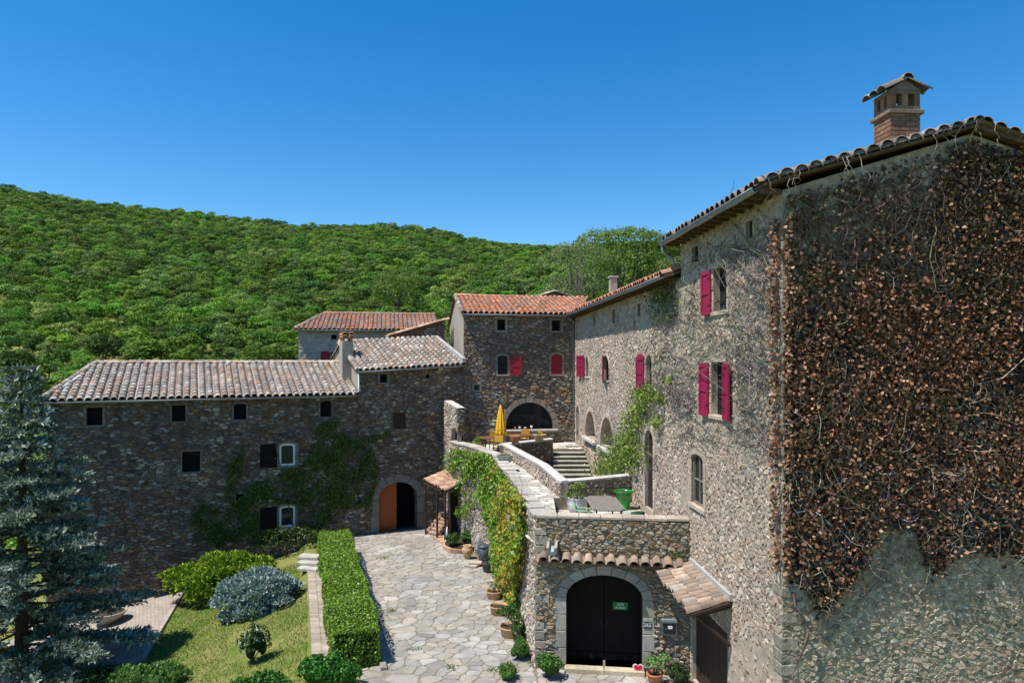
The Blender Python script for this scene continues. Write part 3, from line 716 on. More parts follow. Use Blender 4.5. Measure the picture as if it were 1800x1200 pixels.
# ================================================================== BACK HOUSE (arched loggia window)
PB0 = PL2; PB1 = (3.78, 41.18); pB = Plane(PB0, PB1); dB, nB = pB.d, pB.n; bB = -nB
bh = root('stone_house', (.5, 42, 4.6), 'square stone house with bright orange roof and wide arched window above the yellow parasol', 'house')
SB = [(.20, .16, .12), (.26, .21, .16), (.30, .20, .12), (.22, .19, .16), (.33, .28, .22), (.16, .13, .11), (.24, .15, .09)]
hB = [pB.hole(874, 888, 561, 580, w=.16), pB.hole(970, 985, 563, 581, w=.16), pB.hole(875, 892, 625, 658, arch=.3, w=.14, fill='glass', frame='woodbrown', vbars=(.5,), hbars=(.35, .68)),
      pB.hole(969, 988, 623, 658, arch=.3, w=.14, depth=.1), pB.hole(832, 844, 675, 687, fill='glass', w=.06, frame='zinc'),
      pB.hole(889, 972, 707, 754, arch=1.0, w=.3, fill='glass', frame='iron', vbars=(.18, .36, .52, .68, .84), hbars=(.25, .5), vous=11, depth=.6, inset=.4)]
wall(bh, pB, [(0, 3), (pB.L, 3), (pB.L, 12.25), (0, 12.25)], hB, 'stone_shade', 'mortar', SB, .29, .14, joint=.011, hgt=(.012, .05), tint=(.27, .23, .18), drop=.32)
q = hB[2]; shutter(pB, q['u1']+.16, q['z0']-.03, q['z1']+.03, .68, 1, math.radians(6), bh, 'scarlet', arch=.1)
q = hB[3]; shutter(pB, q['u0']+.01, q['z0']+.01, q['z1']-.01, q['u1']-q['u0']-.02, 1, 0, bh, 'scarlet', arch=.1, off=-.05)
q = hB[5]; block(pB, q['u0']-.25, q['u1']+.28, q['z0']-.1, q['z0']-.004, -.3, .24, 'stone_sill', M['coping'], bh, (.5, .5, .5))
for t, hh, mm in ((.3, .16, 'ceramic_w'), (.42, .12, 'ceramic_w'), (.55, .2, 'ceramic_w'), (.2, .14, 'terracotta')):
    p = pB.to3(q['u0']+(q['u1']-q['u0'])*t, q['z0']+.002, -.12); mb = MB(); mb.lathe(p, [(.001, 0), (.05, 0), (.08, hh), (.065, hh), (.04, .03), (.001, .03)], 12)
    o = mb.build('small_pot', M[mm], None, smooth=True); tag(o, {.3: 'small white pot left of centre on the arched window sill', .42: 'tiny white pot in the middle of the arched window sill', .55: 'tallest white pot on the arched window sill', .2: 'small terracotta pot at the left of the arched window sill'}[t], 'pot', 'pots on the arched window sill')
# gable end facing left, limewashed
DB = 10.4; pBg = Plane((PB0[0]+bB.x*DB, PB0[1]+bB.y*DB), PB0)
sheet(pBg, [(0, 3), (DB, 3), (DB, 12.3), (DB/2, 13.75), (0, 12.3)], [], 'gable_wall', M['render'], bh)
c0 = V3(PB0, 12.30, nB*.34, dB*-.12); c1 = V3(PB1, 12.30, nB*.34, dB*.5)
r0 = c0+bB*(DB/2+.34)+Vector((0, 0, 1.52)); r1 = c1+bB*(DB/2+.34)+Vector((0, 0, 1.38))+dB*1.8
rf = roof_plane(bh, c0, c1, r1, r0, 'red', sp=.32, expo=.42); ridge_tiles(rf, r0, r1, 'red'); ridge_tiles(rf, c0+dB*.08, r0+dB*.08, 'old', name='verge_tile')
rr = roof_plane(bh, c1+bB*(DB+.7), c0+bB*(DB+.7), r0, r1, 'red', ind=0, name='rear_roof'); ridge_tiles(rr, c0+bB*(DB+.7)+dB*.08, r0+dB*.08, 'old', name='verge_tile')
gutter(c0+nB*.06+Vector((0, 0, -.06)), c1+nB*.06-dB*.5+Vector((0, 0, -.06)), bh)

# ================================================================== RIGHT WING (long sunny facade) and TALL HOUSE
PR0 = (3.78, 41.18); PR1 = (5.318, 21.48); PR2 = (5.844, 14.76)
pR = Plane(PR0, PR1); pT = Plane(PR1, PR2); dR, nR = pR.d, pR.n; bR = -nR
SS = [(.40, .315, .24), (.45, .37, .29), (.35, .26, .19), (.48, .41, .335), (.39, .28, .205), (.32, .265, .215), (.43, .34, .255), (.37, .295, .24)]
rw = root('stone_house', (7, 31, 3.5), 'long sunlit stone wing with wine-red shutters and two deep arches beside the steps', 'house')
hR = [pR.hole(1030, 1035, 626, 662, arch=.9, w=.1, depth=.12), pR.hole(1060, 1071, 625, 668, arch=.9, w=.12, depth=.14), pR.hole(1136, 1147, 623, 682, arch=.9, w=.14, depth=.13),
      pR.hole(1029, 1047, 722, 771, arch=1., w=.2, depth=.9, fill='none', sill=.16, sillmat='coping'), pR.hole(1056, 1079, 733, 788, arch=1., w=.2, depth=.9, fill='none', sill=.16, sillmat='coping'),
      pR.hole(1134, 1149, 755, 895, arch=.9, w=.2, floor=True, depth=.12, fill='boards', bmat='woodbrown', fname='door'),
      pR.hole(1013, 1018.5, 712, 776, arch=.9, w=.16, floor=True, depth=.4, fill='boards', bmat='woodgrey', fname='door'),
      pR.hole(1043, 1047, 550, 573, w=.06, depth=.1), pR.hole(1077, 1082, 543, 568, w=.06, depth=.08), pR.hole(1121, 1127, 533, 556, w=.06, depth=.07), pR.hole(1046, 1050, 822, 836, w=.05, depth=.08)]
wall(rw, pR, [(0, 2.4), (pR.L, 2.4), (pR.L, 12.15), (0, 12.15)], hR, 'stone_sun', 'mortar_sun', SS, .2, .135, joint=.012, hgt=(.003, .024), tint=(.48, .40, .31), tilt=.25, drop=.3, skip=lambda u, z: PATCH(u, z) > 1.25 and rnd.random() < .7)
for q in (hR[3], hR[4]):    # masonry back of the two deep arches
    mb = MB(); mb.prism([pR.to3(u, z, -.9) for u, z in contour(q, .03)], -pR.n*.05); bk = mb.build('niche_back', M['mortar_sun'], rw)
    cl = cells([(q['u0'], q['z0']), (q['u1'], q['z0']), (q['u1'], q['z1']-.25), (q['u0'], q['z1']-.25)], [], .3, .2)
    lay_stones(cl, lambda u, z, h=0: pR.to3(u, z, -.9+h), bk, M['stone_sun'], SS, .02, (.02, .04))
    uu = q['u0']; cl = cells([(0, q['z0']), (.88, q['z0']), (.88, q['z1']-.75), (0, q['z1']-.75)], [], .3, .2)
    lay_stones(cl, lambda a, z, h=0, uu=uu: pR.to3(uu+.003+h, z, -a), bk, M['stone_sun'], SS, .02, (.01, .02), name='reveal_stone')
q = hR[0]; shutter(pR, q['u0']-.25, q['z0']-.02, q['z1']+.05, .75, -1, math.radians(9), rw); shutter(pR, q['u0']-1.15, q['z0']-.02, q['z1']+.05, .75, -1, math.radians(9), rw)
q = hR[1]; shutter(pR, q['u0']+.3, q['z0']-.03, q['z1']+.02, .8, 1, math.radians(14), rw)
q = hR[2]; shutter(pR, q['u0']-.14, q['z0']-.05, q['z1']+.04, .86, -1, math.radians(4), rw, arch=.14)
c0 = V3(PR0, 12.28, nR*.55, dR*-.3); c1 = V3(PR1, 12.22, nR*.55, dR*-.03)
r0 = c0+bR*4.8+Vector((0, 0, 1.55)); r1 = c1+bR*4.8+Vector((0, 0, 1.55))
rf = roof_plane(rw, c0, c1, r1, r0, 'red', sp=.33, expo=.42, under='soffit'); ridge_tiles(rf, r0, r1, 'red')
roof_plane(rw, c1+bR*9.6, c0+bR*9.6, r0, r1, 'red', ind=0, name='rear_roof')
gutter(c0+nR*.05+Vector((0, 0, -.06)), c1+nR*.05+Vector((0, 0, -.06)), rw)
mb = MB(); p = pR.to3(.55, 12.1, .5); mb.tube([p, p+Vector((.12, 0, -.18))-nR*.2, pR.to3(.3, 11.75, .1), pR.to3(.12, 11.6, .1), pR.to3(.12, 4.7, .1)], .045, 8); mb.build('downpipe', M['zinc'], rw, smooth=True)
sheet(Plane((PR1[0]+bR.x*8.5, PR1[1]+bR.y*8.5), (PR0[0]+bR.x*8.5, PR0[1]+bR.y*8.5)), [(0, 0), (pR.L, 0), (pR.L, 12.1), (0, 12.1)], [], 'rear_wall', M['mortar_sun'], rw)
mb = MB(); p = Vector((5.95, 40.2, 0)); mb.box(p+Vector((0, 0, 13.6)), (.4, .4, 1.6), .1, bev=.02); ck = mb.build('chimney', M['render'], rw); mb = MB(); mb.box(p+Vector((0, 0, 14.45)), (.52, .52, .1), .1, bev=.02); mb.build('cap_slab', M['cement'], ck)

th = root('stone_house', (9, 18, 0), 'tall three-storey stone house covered in dry brown creeper, at the right', 'house')
hT = [pT.hole(1255, 1279, 468, 546, w=.16, depth=.17), pT.hole(1251, 1273, 637, 730, w=.16, depth=.17), pT.hole(1312, 1325, 388, 420, w=.06, depth=.08), pT.hole(1217, 1229, 432, 461, w=.06, depth=.08),
      pT.hole(1216, 1237, 798, 888, arch=.35, w=.2, depth=.35, fill='glass', frame='woodgrey', hbars=(.48,), vbars=(.5,), vous=3, inset=.05), pT.hole(1217, 1279, 1082, 1250, floor=True, w=.0, depth=.12, fill='boards', bmat='woodbrown', fname='door')]
hT[5]['z0'] = 0
wall(th, pT, [(0, -.6), (pT.L, -.6), (pT.L, 13.2), (0, 13.2)], hT, 'stone_sun', 'mortar_sun', SS, .15, .105, joint=.01, hgt=(.003, .022), tint=(.45, .37, .28), tilt=.3, drop=.3, skip=lambda u, z: PATCH(u+3, z) > 1.5 and rnd.random() < .7)
for q, sides in ((hT[0], (-1,)), (hT[1], (-1, 1))):
    for sd in sides: shutter(pT, (q['u0']-.1) if sd < 0 else (q['u1']+.06), q['z0']-.06, q['z1']-.02, .56 if sd < 0 else .55, sd, math.radians(6 if sd < 0 else 7), th)
mb = MB(); q = hT[0]; mb.tube([pT.to3(q['u0']-.05, q['z0']+.28, -.05), pT.to3(q['u1']+.05, q['z0']+.28, -.05)], .012, 6); mb.build('window_bar', M['iron'], th)
dGb = Vector((nR.x*-1, nR.y*-1, 0)); PGe = (PR2[0]+dGb.x*9.0, PR2[1]+dGb.y*9.0)
pE = Plane(PR2, PGe)
GP = [(.39, .31, .22), (.44, .36, .26), (.34, .27, .19), (.48, .40, .30), (.37, .28, .19), (.42, .35, .265), (.31, .245, .175)]
wall(th, pE, [(0, -1), (9, -1), (9, 13.2), (4.3, 14.52), (0, 13.2)], [], 'stone_gable', 'mortar_gable', GP, .14, .085, joint=.005, hgt=(.003, .022), tilt=.3, drop=.3, top=.86, name='gable_wall', skip=lambda u, z: z > 8.5 and rnd.random() < .5)
# corner quoins
zq = -.2
while zq < 13:
    hq = rnd.uniform(.22, .34); lq = rnd.uniform(.3, .55); g = rnd.uniform(.8, 1.1)
    mb = MB(); mb.box((0, 0, 0), (lq, .4, hq-.015), mat=pE.frame(lq/2-.012+rnd.uniform(-.02, .008), zq+hq/2, -.178+rnd.uniform(-.015, .01)), tint=(.40*g, .34*g, .26*g), bev=.03)
    if rnd.random() < .55: mb.build('quoin', M['stone_gable'], th)
    zq += hq
sheet(Plane(PGe, (PGe[0]+dR.x*-6.7, PGe[1]+dR.y*-6.7)), [(0, -1), (6.7, -1), (6.7, 13.2), (0, 13.2)], [], 'side_wall', M['mortar_gable'], th)
pTn = Plane((PGe[0]-dR.x*6.7, PGe[1]-dR.y*6.7), PR1); sheet(pTn, [(0, 3), (pTn.L, 3), (pTn.L, 13.2), (4.7, 14.7), (0, 13.2)], [], 'rear_gable', M['mortar_sun'], th)
c0 = V3(PR1, 13.30, nR*.5, dR*-.25); c1 = V3(PR2, 13.30, nR*.5, dR*.22)
r0 = c0+bR*4.8+Vector((0, 0, 1.38)); r1 = c1+bR*4.8+Vector((0, 0, 1.38))
rf = roof_plane(th, c0, c1, r1, r0, 'dark', sp=.33, expo=.42, thick=.06); ridge_tiles(rf, r0, r1, 'dark'); ridge_tiles(rf, c1-dR*.1, r1-dR*.1, 'dark', name='verge_tile', step=.38, lift=.05)
# the verge carries a sideways row of half-round tiles whose ends show as scallops
for side, (a, b) in enumerate(((c1, r1), (r1+bR*.01, c1+bR*9.6))):
    n = int((b-a).length/.33)
    for k in range(n):
        p = a.lerp(b, (k+.5)/n)+dR*.06+Vector((0, 0, .03+rnd.uniform(-.015, .015)))
        m = Matrix.Translation(p) @ Matrix.Rotation(math.atan2(dR.y, dR.x)+math.pi/2, 4, 'Z') @ Matrix.Rotation(rnd.uniform(-.08, .08), 4, 'X') @ Matrix.Scale(1.12, 4)
        link('verge_end_tile', rnd.choice(tile_set('dark', .52, .145)), rf, mw=m)
rr = roof_plane(th, c1+bR*9.6, c0+bR*9.6, r0, r1, 'dark', sp=.33, ind=120, name='right_roof')
gutter(c0+nR*.05+Vector((0, 0, -.06)), c1+nR*.05-dR*.3+Vector((0, 0, -.06)), th, r=.09)
mb = MB(); p = c0+nR*.05+dR*.1; mb.tube([p+Vector((0, 0, -.1)), p+Vector((0, 0, -.35)), p-nR*.35+Vector((0, 0, -.6)), p-nR*.42+Vector((0, 0, -1.05))], .05, 8); mb.build('downpipe', M['zinc'], th, smooth=True)
for k in range(15):     # rafter feet and rough cornice under the eave
    p = c0.lerp(c1, (k+.5)/15)-nR*.24+Vector((0, 0, -.13)); mb = MB(); mb.box(p, (.09, .44, .11), math.atan2(nR.y, nR.x)+math.pi/2); mb.build('rafter_foot', M['soffit'], th)
for k in range(40):
    p = V3(PR0, 12.13, nR*.27, dR*(.3+k*.49)); mb = MB(); mb.box(p, (.09, .48, .1), math.atan2(nR.y, nR.x)+math.pi/2); mb.build('rafter_foot', M['soffit'], rw)

# brick chimney of the tall house
cp = Vector((10.0, 17.75, 0)); az = math.atan2(dGb.y, dGb.x); CX, CYv = .80, .70
bx, by = Vector((math.cos(az), math.sin(az), 0)), Vector((-math.sin(az), math.cos(az), 0))
mb = MB(); mb.box(cp+Vector((0, 0, 14.9)), (CX-.06, CYv-.06, 2.0), az); ck = mb.build('chimney', M['mortar_gable'], th); ck['label'] = 'square brick chimney with an open belfry top and tiled cap'
BR = [(.27, .14, .085), (.30, .165, .10), (.22, .115, .07), (.27, .18, .12), (.19, .115, .08)]
z = 13.9; row = 0
while z < 15.78:
    for face in range(4):
        ax = (bx, by)[face % 2]; ot = (by, bx)[face % 2]; half = (CX, CYv)[face % 2]/2; oth = (CYv, CX)[face % 2]/2; sg = 1 if face < 2 else -1
        nb = 3; cut = [-half]+[(-half+2*half*(k+.5*(row % 2))/nb) for k in range(1, nb+(row % 2 == 0)*0)]+[half]
        for a, b in zip(cut, cut[1:]):
            mb = MB(); mb.box(cp+ax*((a+b)/2)+ot*(sg*(oth-.02))+Vector((0, 0, z+.062)), (b-a-.016, .05, .105), az+(math.pi/2 if face % 2 else 0), tint=rnd.choice(BR), bev=.008); mb.build('brick', M['dressed'], ck)
    z += .122; row += 1
def cslab(z, ex, hh, nm='course'):
    mb = MB(); mb.box(cp+Vector((0, 0, z)), (CX+ex, CYv+ex, hh), az, tint=(.20, .145, .10), bev=.012); mb.build(nm, M['dressed'], ck)
cslab(15.85, .14, .1); cslab(15.96, .0, .12)
for sx, sy in ((-1, -1), (0, -1), (1, -1), (-1, 1), (0, 1), (1, 1), (-1, 0), (1, 0)):
    mb = MB(); mb.box(cp+bx*sx*(CX/2-.08)+by*sy*(CYv/2-.08)+Vector((0, 0, 16.17)), (.15, .15, .3), az, tint=rnd.choice(BR), bev=.01); mb.build('belfry_pier', M['dressed'], ck)
cslab(16.37, .0, .1)
mb = MB(); mb.prism([cp+bx*s*CX/2+by*-CYv/2+Vector((0, 0, 16.42)) for s in (-1, 1)]+[cp+by*-CYv/2+Vector((0, 0, 16.68))], by*CYv, (.2, .16, .12)); mb.build('cap_gable', M['dressed'], ck)
for sg in (-1, 1):
    for k in range(3):
        p = cp+bx*sg*.62+by*(-.32+.32*k)+Vector((0, 0, 16.38))
        sl = math.atan2(.30, .62); m = Matrix.Translation(p) @ Matrix.Rotation(az+(math.pi/2 if sg > 0 else -math.pi/2), 4, 'Z') @ Matrix.Rotation(sl, 4, 'X') @ Matrix.Scale(1.36, 4, (0, 1, 0)) @ Matrix.Scale(1.25, 4, (1, 0, 0))
        link('cap_tile', rnd.choice(tile_set('dark', .5, .145)), ck, mw=m)
for k in range(2):
    m = Matrix.Translation(cp-by*(.48-.42*k)+Vector((0, 0, 16.68))) @ Matrix.Rotation(az, 4, 'Z'); link('cap_ridge_tile', rnd.choice(tile_set('dark', .52, .145)), ck, mw=m)

# tiled canopy over the wooden door of the tall house
e0 = Vector((4.36, 20.45, 3.12)); e1 = Vector((4.58, 17.4, 3.05)); w0 = Vector((5.36, 20.45, 3.42)); w1 = Vector((5.6, 17.4, 3.36))
rc = roof_plane(th, e0, e1, w1, w0, 'brown', sp=.26, expo=.38, name='canopy_roof', thick=.07, under='woodbrown')
mb = MB(); mb.prism([w0+Vector((-.06, 0, .03)), w1+Vector((-.06, 0, .03)), w1+Vector((-.06, 0, .2)), w0+Vector((-.06, 0, .2))], (.14, .01, 0)); mb.build('mortar_flashing', M['cement'], rc)
for p0 in (e0+Vector((.03, -.25, -.09)), e1+Vector((.03, .12, -.09))):
    mb = MB(); mb.tube([p0, p0+Vector((.98, 0, .26))], .06, 4); mb.build('canopy_rafter', M['woodbrown'], rc)
    mb = MB(); mb.tube([p0+Vector((.15, 0, 0)), p0+Vector((.98, 0, -.75))], .055, 4); mb.build('canopy_brace', M['woodbrown'], rc)
mb = MB(); mb.tube([e0+Vector((.06, 0, -.06)), e1+Vector((.06, 0, -.06))], .055, 4); mb.build('canopy_beam', M['woodbrown'], rc)

# ================================================================== FAR HOUSES
PF0 = (-16.9, 54.); PF1 = (-6.2, 56.0); pF = Plane(PF0, PF1); dF, nF = pF.d, pF.n; bF = -nF
fh = root('stone_house', (-11, 57, 0), 'grey house with long red roof and one red shutter, behind the low wing', 'house')
hF = [pF.hole(582, 592, 588, 596, w=.1), pF.hole(581, 592, 618, 633, arch=.5, w=.12, vous=3)]
wall(fh, pF, [(0, -4), (pF.L, -4), (pF.L, 11.95), (0, 11.95)], hF, 'stone_sun', 'render', [(.35, .31, .26), (.31, .275, .23), (.39, .345, .28)], .32, .2, ind=200, drop=.35, joint=.02, hgt=(.004, .02), tint=(.40, .37, .32), skip=lambda u, z: z < 7 or rnd.random() < .25)
q = hF[1]; shutter(pF, q['u0']-.04, q['z0']-.1, q['z1']+.05, .72, -1, math.radians(8), fh, 'scarlet', arch=.12)
sheet(Plane((PF0[0]+bF.x*10, PF0[1]+bF.y*10), PF0), [(0, -4), (10, -4), (10, 11.9), (0, 11.9)], [], 'end_wall', M['render'], fh)
c0 = V3(PF0, 12.02, nF*.35, dF*-.3); c1 = V3(PF1, 12.02, nF*.35, dF*.3); r0 = c0+dF*1.9+bF*5.2+Vector((0, 0, 1.62)); r1 = c1+bF*5.2+Vector((0, 0, 1.62))
rf = roof_plane(fh, c0, c1, r1, r0, 'mix', sp=.36, expo=.44); ridge_tiles(rf, r0, r1, 'mix'); ridge_tiles(rf, c0, r0, 'old')
roof_plane(fh, c0+bF*10.4, c0, r0, r0, 'mix', ind=60, name='hip_roof'); roof_plane(fh, c1+bF*10.4, c0+bF*10.4, r0, r1, 'mix', ind=0, name='rear_roof')
gutter(c0+nF*.05+Vector((0, 0, -.05)), c1+nF*.05+Vector((0, 0, -.05)), fh)
# lean-to wall seen above the gate wing's roof
sd = root('stone_shed', (-6.5, 46, 8), 'small dark stone lean-to peeking between the gate wing roof and the pale gable', 'shed')
pS = Plane((-8.1, 46.0), (-4.6, 46.8))
wall(sd, pS, [(0, 7.5), (pS.L, 7.5), (pS.L, 12.15), (0, 11.2)], [], 'stone_shade', 'mortar', SB, .3, .17, ind=150)
e0, e1 = pS.to3(-.15, 11.2, .2), pS.to3(-.15, 11.2, -3.5); w0, w1 = pS.to3(pS.L, 12.3, .2), pS.to3(pS.L, 12.3, -3.5)
rf = roof_plane(sd, e0, e1, w1, w0, 'warm', sp=.34, expo=.42, ind=80); ridge_tiles(rf, e0-pS.n*.08, w0-pS.n*.08, 'warm', name='verge_tile')
# gable far behind the orange roof
fg = root('stone_house', (3.6, 62, 8), 'distant low gable of grey stone above the orange roof ridge', 'house')
pH = Plane((.6, 60.), (6.9, 60.8))
wall(fg, pH, [(0, 8), (pH.L, 8), (pH.L, 14.6), (pH.L/2, 15.55), (0, 14.6)], [], 'stone_sun', 'mortar_gable', GP, .5, .3, ind=60)
ap0, ap1 = pH.to3(pH.L/2, 15.65, .3), pH.to3(pH.L/2, 15.65, -6)
for sg in (-1, 1):
    ue = -.35 if sg < 0 else pH.L+.35
    a, b = pH.to3(ue, 14.5, .3), pH.to3(ue, 14.5, -6)
    r_ = roof_plane(fg, *((b, a, ap0, ap1) if sg < 0 else (a, b, ap1, ap0)), 'old', ind=60, name='roof'); ridge_tiles(r_, a, ap0, 'old', name='verge_tile')

# ================================================================== TERRACE over the gateway
tr = root('stone_terrace', (2.5, 24, 0), 'raised stone terrace over a black arched gateway, between courtyard and sunny facade', 'terrace')
TZ0, TZ1 = 3.85, 4.65
SW = [(.40, .33, .27), (.44, .36, .30), (.34, .26, .20), (.46, .40, .34), (.37, .28, .22), (.30, .26, .22)]
SG = [(.30, .24, .17), (.36, .30, .22), (.33, .22, .13), (.26, .23, .19), (.40, .34, .26), (.22, .19, .15), (.35, .25, .16)]
# outer wall, seen from the courtyard
OTOP = [7.2, 5.12, 5.2, 5.18, 4.98, 4.86, 4.74]
segs = []
for k in range(6):
    p = Plane(OUT[k], OUT[k+1]); segs.append(p)
    za, zb = (5.12 if k == 0 else OTOP[k]), OTOP[k+1]
    wall(tr, p, [(0, -.3), (p.L, -.3), (p.L, zb-.1), (0, za-.1)], [], 'stone_sun', 'mortar_sun', SW, .2, .135, joint=.012, hgt=(.01, .05), ind=150, name='outer_wall')
    n = max(1, round(p.L/.8)); 
    for i in range(n):
        if k == 0 and i < n*.55: continue
        a, b = p.L*i/n+.01, p.L*(i+1)/n-.01; zc = za+(zb-za)*(i+.5)/n; g = rnd.uniform(.85, 1.12)
        mb = MB(); mb.box((0, 0, 0), (b-a, .56, .11), mat=p.frame((a+b)/2, zc-.05+rnd.uniform(-.01, .01), -.22), tint=(.42*g, .38*g, .33*g), bev=.02); mb.build('coping_stone', M['dressed'], tr)
    pin = [p.to3(0, 0, -.42), p.to3(p.L, 0, -.42)]
    mb = MB(); mb.add([pin[0]+Vector((0, 0, 3.4)), pin[1]+Vector((0, 0, 3.4)), pin[1]+Vector((0, 0, zb-.1)), pin[0]+Vector((0, 0, za-.1))], [(0, 1, 2, 3)]); mb.build('inner_face', M['mortar_sun'], tr)
# gate wall
pQ = Plane((.74, 21.2), (5.375, 20.64))
gh = pQ.hole(995, 1130, 1010, 1170, arch=.62, w=.28, floor=True, fill='none', depth=.5, vous=9); gh['z0'] = .16
wall(tr, pQ, [(0, -.3), (pQ.L, -.3), (pQ.L, 4.62), (0, 4.66)], [gh], 'stone_gable', 'mortar_gate', SG, .19, .10, joint=.007, hgt=(.01, .045), tint=(.33, .31, .26), name='gate_wall', tilt=.4)
for i in range(7):
    a, b = pQ.L*i/7+.006, pQ.L*(i+1)/7-.006; g = rnd.uniform(.85, 1.15)
    mb = MB(); mb.box((0, 0, 0), (b-a, .44, .1), mat=pQ.frame((a+b)/2, 4.70+rnd.uniform(-.008, .008), -.18), tint=(.40*g, .34*g, .27*g), bev=.02); mb.build('coping_stone', M['dressed'], tr)
mb = MB(); mb.prism([pQ.to3(u, z, -.42) for u, z in ((.3, 3.4), (pQ.L, 3.4), (pQ.L, 4.6), (.3, 4.6))], -pQ.n*.02); mb.build('inner_face', M['mortar_sun'], tr)
zq = 0   # corner quoins
while zq < 4.5:
    hq = rnd.uniform(.2, .32); lq = rnd.uniform(.25, .5); g = rnd.uniform(.8, 1.15)
    mb = MB(); mb.box((0, 0, 0), (lq, .4, hq-.014), mat=pQ.frame(lq/2-.03, zq+hq/2, -.16), tint=(.34*g, .30*g, .25*g), bev=.03)
    if rnd.random() < .5: mb.build('quoin', M['stone_gable'], tr)
    zq += hq
# black double gate
um = (gh['u0']+gh['u1'])/2
for sg, a, b in ((-1, gh['u0'], um-.008), (1, um+.008, gh['u1'])):
    half = clip(clip(contour(gh), 1, 0, b), -1, 0, -a)
    mb = MB(); mb.prism([pQ.to3(u, z, -.5) for u, z in half], -pQ.n*.04); gt = mb.build('gate', M['woodblack'], tr)
    for k in range(8):
        u0, u1 = a+(b-a)*k/8+.004, a+(b-a)*(k+1)/8-.004; po = clip(clip(half, 1, 0, u1), -1, 0, -u0)
        if len(po) > 2: mb = MB(); mb.prism([pQ.to3(u, z, -.5) for u, z in po], pQ.n*(.024+rnd.uniform(-.003, .003))); mb.build('board', M['woodblack'], gt)
    mb = MB(); mb.box((0, 0, 0), (b-a-.02, .05, .2), mat=pQ.frame((a+b)/2, gh['z0']+.13, -.455)); mb.build('kick_board', M['woodblack'], gt)
    mb = MB(); mb.box((0, 0, 0), (.04, .03, .16), mat=pQ.frame(um+sg*.09, 1.35, -.455)); mb.build('handle', M['iron'], gt)
for k in range(2):
    a, b = gh['u0']-.05+(gh['u1']-gh['u0']+.1)*k/2, gh['u0']-.05+(gh['u1']-gh['u0']+.1)*(k+1)/2
    mb = MB(); mb.box((0, 0, 0), (b-a-.012, .8, .26), mat=pQ.frame((a+b)/2, .03, -.15), tint=(.46, .39, .27), bev=.03); mb.build('gate_step', M['dressed'], tr)
# row of half-round tiles over the gate
e0, e1 = pQ.to3(.1, 3.42, .34), pQ.to3(pQ.L-.15, 3.36, .34); w0, w1 = pQ.to3(.1, 3.56, -.02), pQ.to3(pQ.L-.15, 3.5, -.02)
roof_plane(tr, e0, e1, w1, w0, 'brown', sp=.33, expo=.42, L=.46, name='pent_roof', thick=.05, under='soffit')
# stone water spout
mb = MB(); c = pQ.to3(.52, 3.86, .02); d = (pQ.n+Vector((0, 0, -.25))).normalized()
sx = pQ.d; up = d.cross(sx) if d.cross(sx).z > 0 else -d.cross(sx)
ring = [(-.16, .1), (-.16, -.08), (-.08, -.16), (.08, -.16), (.16, -.08), (.16, .1), (.09, .1), (.06, -.04), (-.06, -.04), (-.09, .1)]
mb.prism([c-d*.2+sx*x+up*y for x, y in ring], d*.62, (.34, .33, .30)); mb.build('water_spout', M['dressed'], tr)
# floors
FLT = [(.53, .50, .45), (.48, .445, .39), (.56, .53, .48), (.51, .47, .41)]
f0 = slab([(.78, 21.45), (5.34, 20.95), (4.85, 27.55), (1.87, 26.1), (-.25, 26.1), (-.05, 24)], 3.5, TZ0-.02, 'lower_floor', M['joint'], tr)
lay_stones(cells([(.6, 21.5), (5.3, 20.95), (4.85, 27.5), (1.9, 26.1), (-.2, 26.0), (.0, 24)], [], .6, .45), lambda u, v, h=0: Vector((u, v, TZ0-.02+h)), f0, M['flag'], FLT, .016, (.015, .022), name='floor_slab', top=.96, tilt=.01)
f1 = slab([(-2.35, 34.8), (-.43, 34.8), (2.24, 37.3), (2.24, 38.0), (4.02, 38.0), (3.78, 41.15), (-2.8, 39.75), (-3.85, 39.25), (-3.05, 37)], 4.2, TZ1-.02, 'upper_floor', M['joint'], tr)
up3 = lambda u, v, h=0: Vector((u, v, TZ1-.02+h))
lay_stones(cells([(-2.3, 34.85), (-.45, 34.85), (2.2, 37.4), (2.2, 40.7), (-2.8, 39.7), (-3.8, 39.2), (-3., 37)], [], .6, .5)+cells([(2.24, 38.05), (3.98, 38.05), (3.78, 41.1), (2.24, 40.7)], [], .6, .5), up3, f1, M['flag'], FLT, .016, (.015, .022), name='floor_slab', top=.96, tilt=.01)
def xo(Y):
    for a, b in zip(OUT, OUT[1:]):
        if b[1] <= Y <= a[1]: return a[0]+(b[0]-a[0])*(a[1]-Y)/(a[1]-b[1])+.47
def wz(Y): return float(np.interp(Y, [23.6, 26.1, 31, 34.8], [3.86, 4.30, 4.62, 4.68]))
xi = lambda Y: 1.85-.262*(Y-26.1)+.05 if Y > 26.1 else 1.6
for y0, y1 in ((23.6, 26.1), (26.1, 29), (29, 32), (32, 34.8)):      # sloping walkway up to the upper terrace
    qd = [(xo(y0), y0), (xi(y0+.001), y0), (xi(y1), y1), (xo(y1), y1)]
    st = slab(qd, 3.4, 0, 'walkway', M['joint'], tr, tops=[wz(y)-.02 for x, y in qd])
    lay_stones(cells(qd, [], .52, .3), lambda u, v, h=0: Vector((u, v, wz(v)-.02+h)), st, M['flag'], FLT, .012, (.014, .02), name='floor_slab', top=.96, tilt=.01)
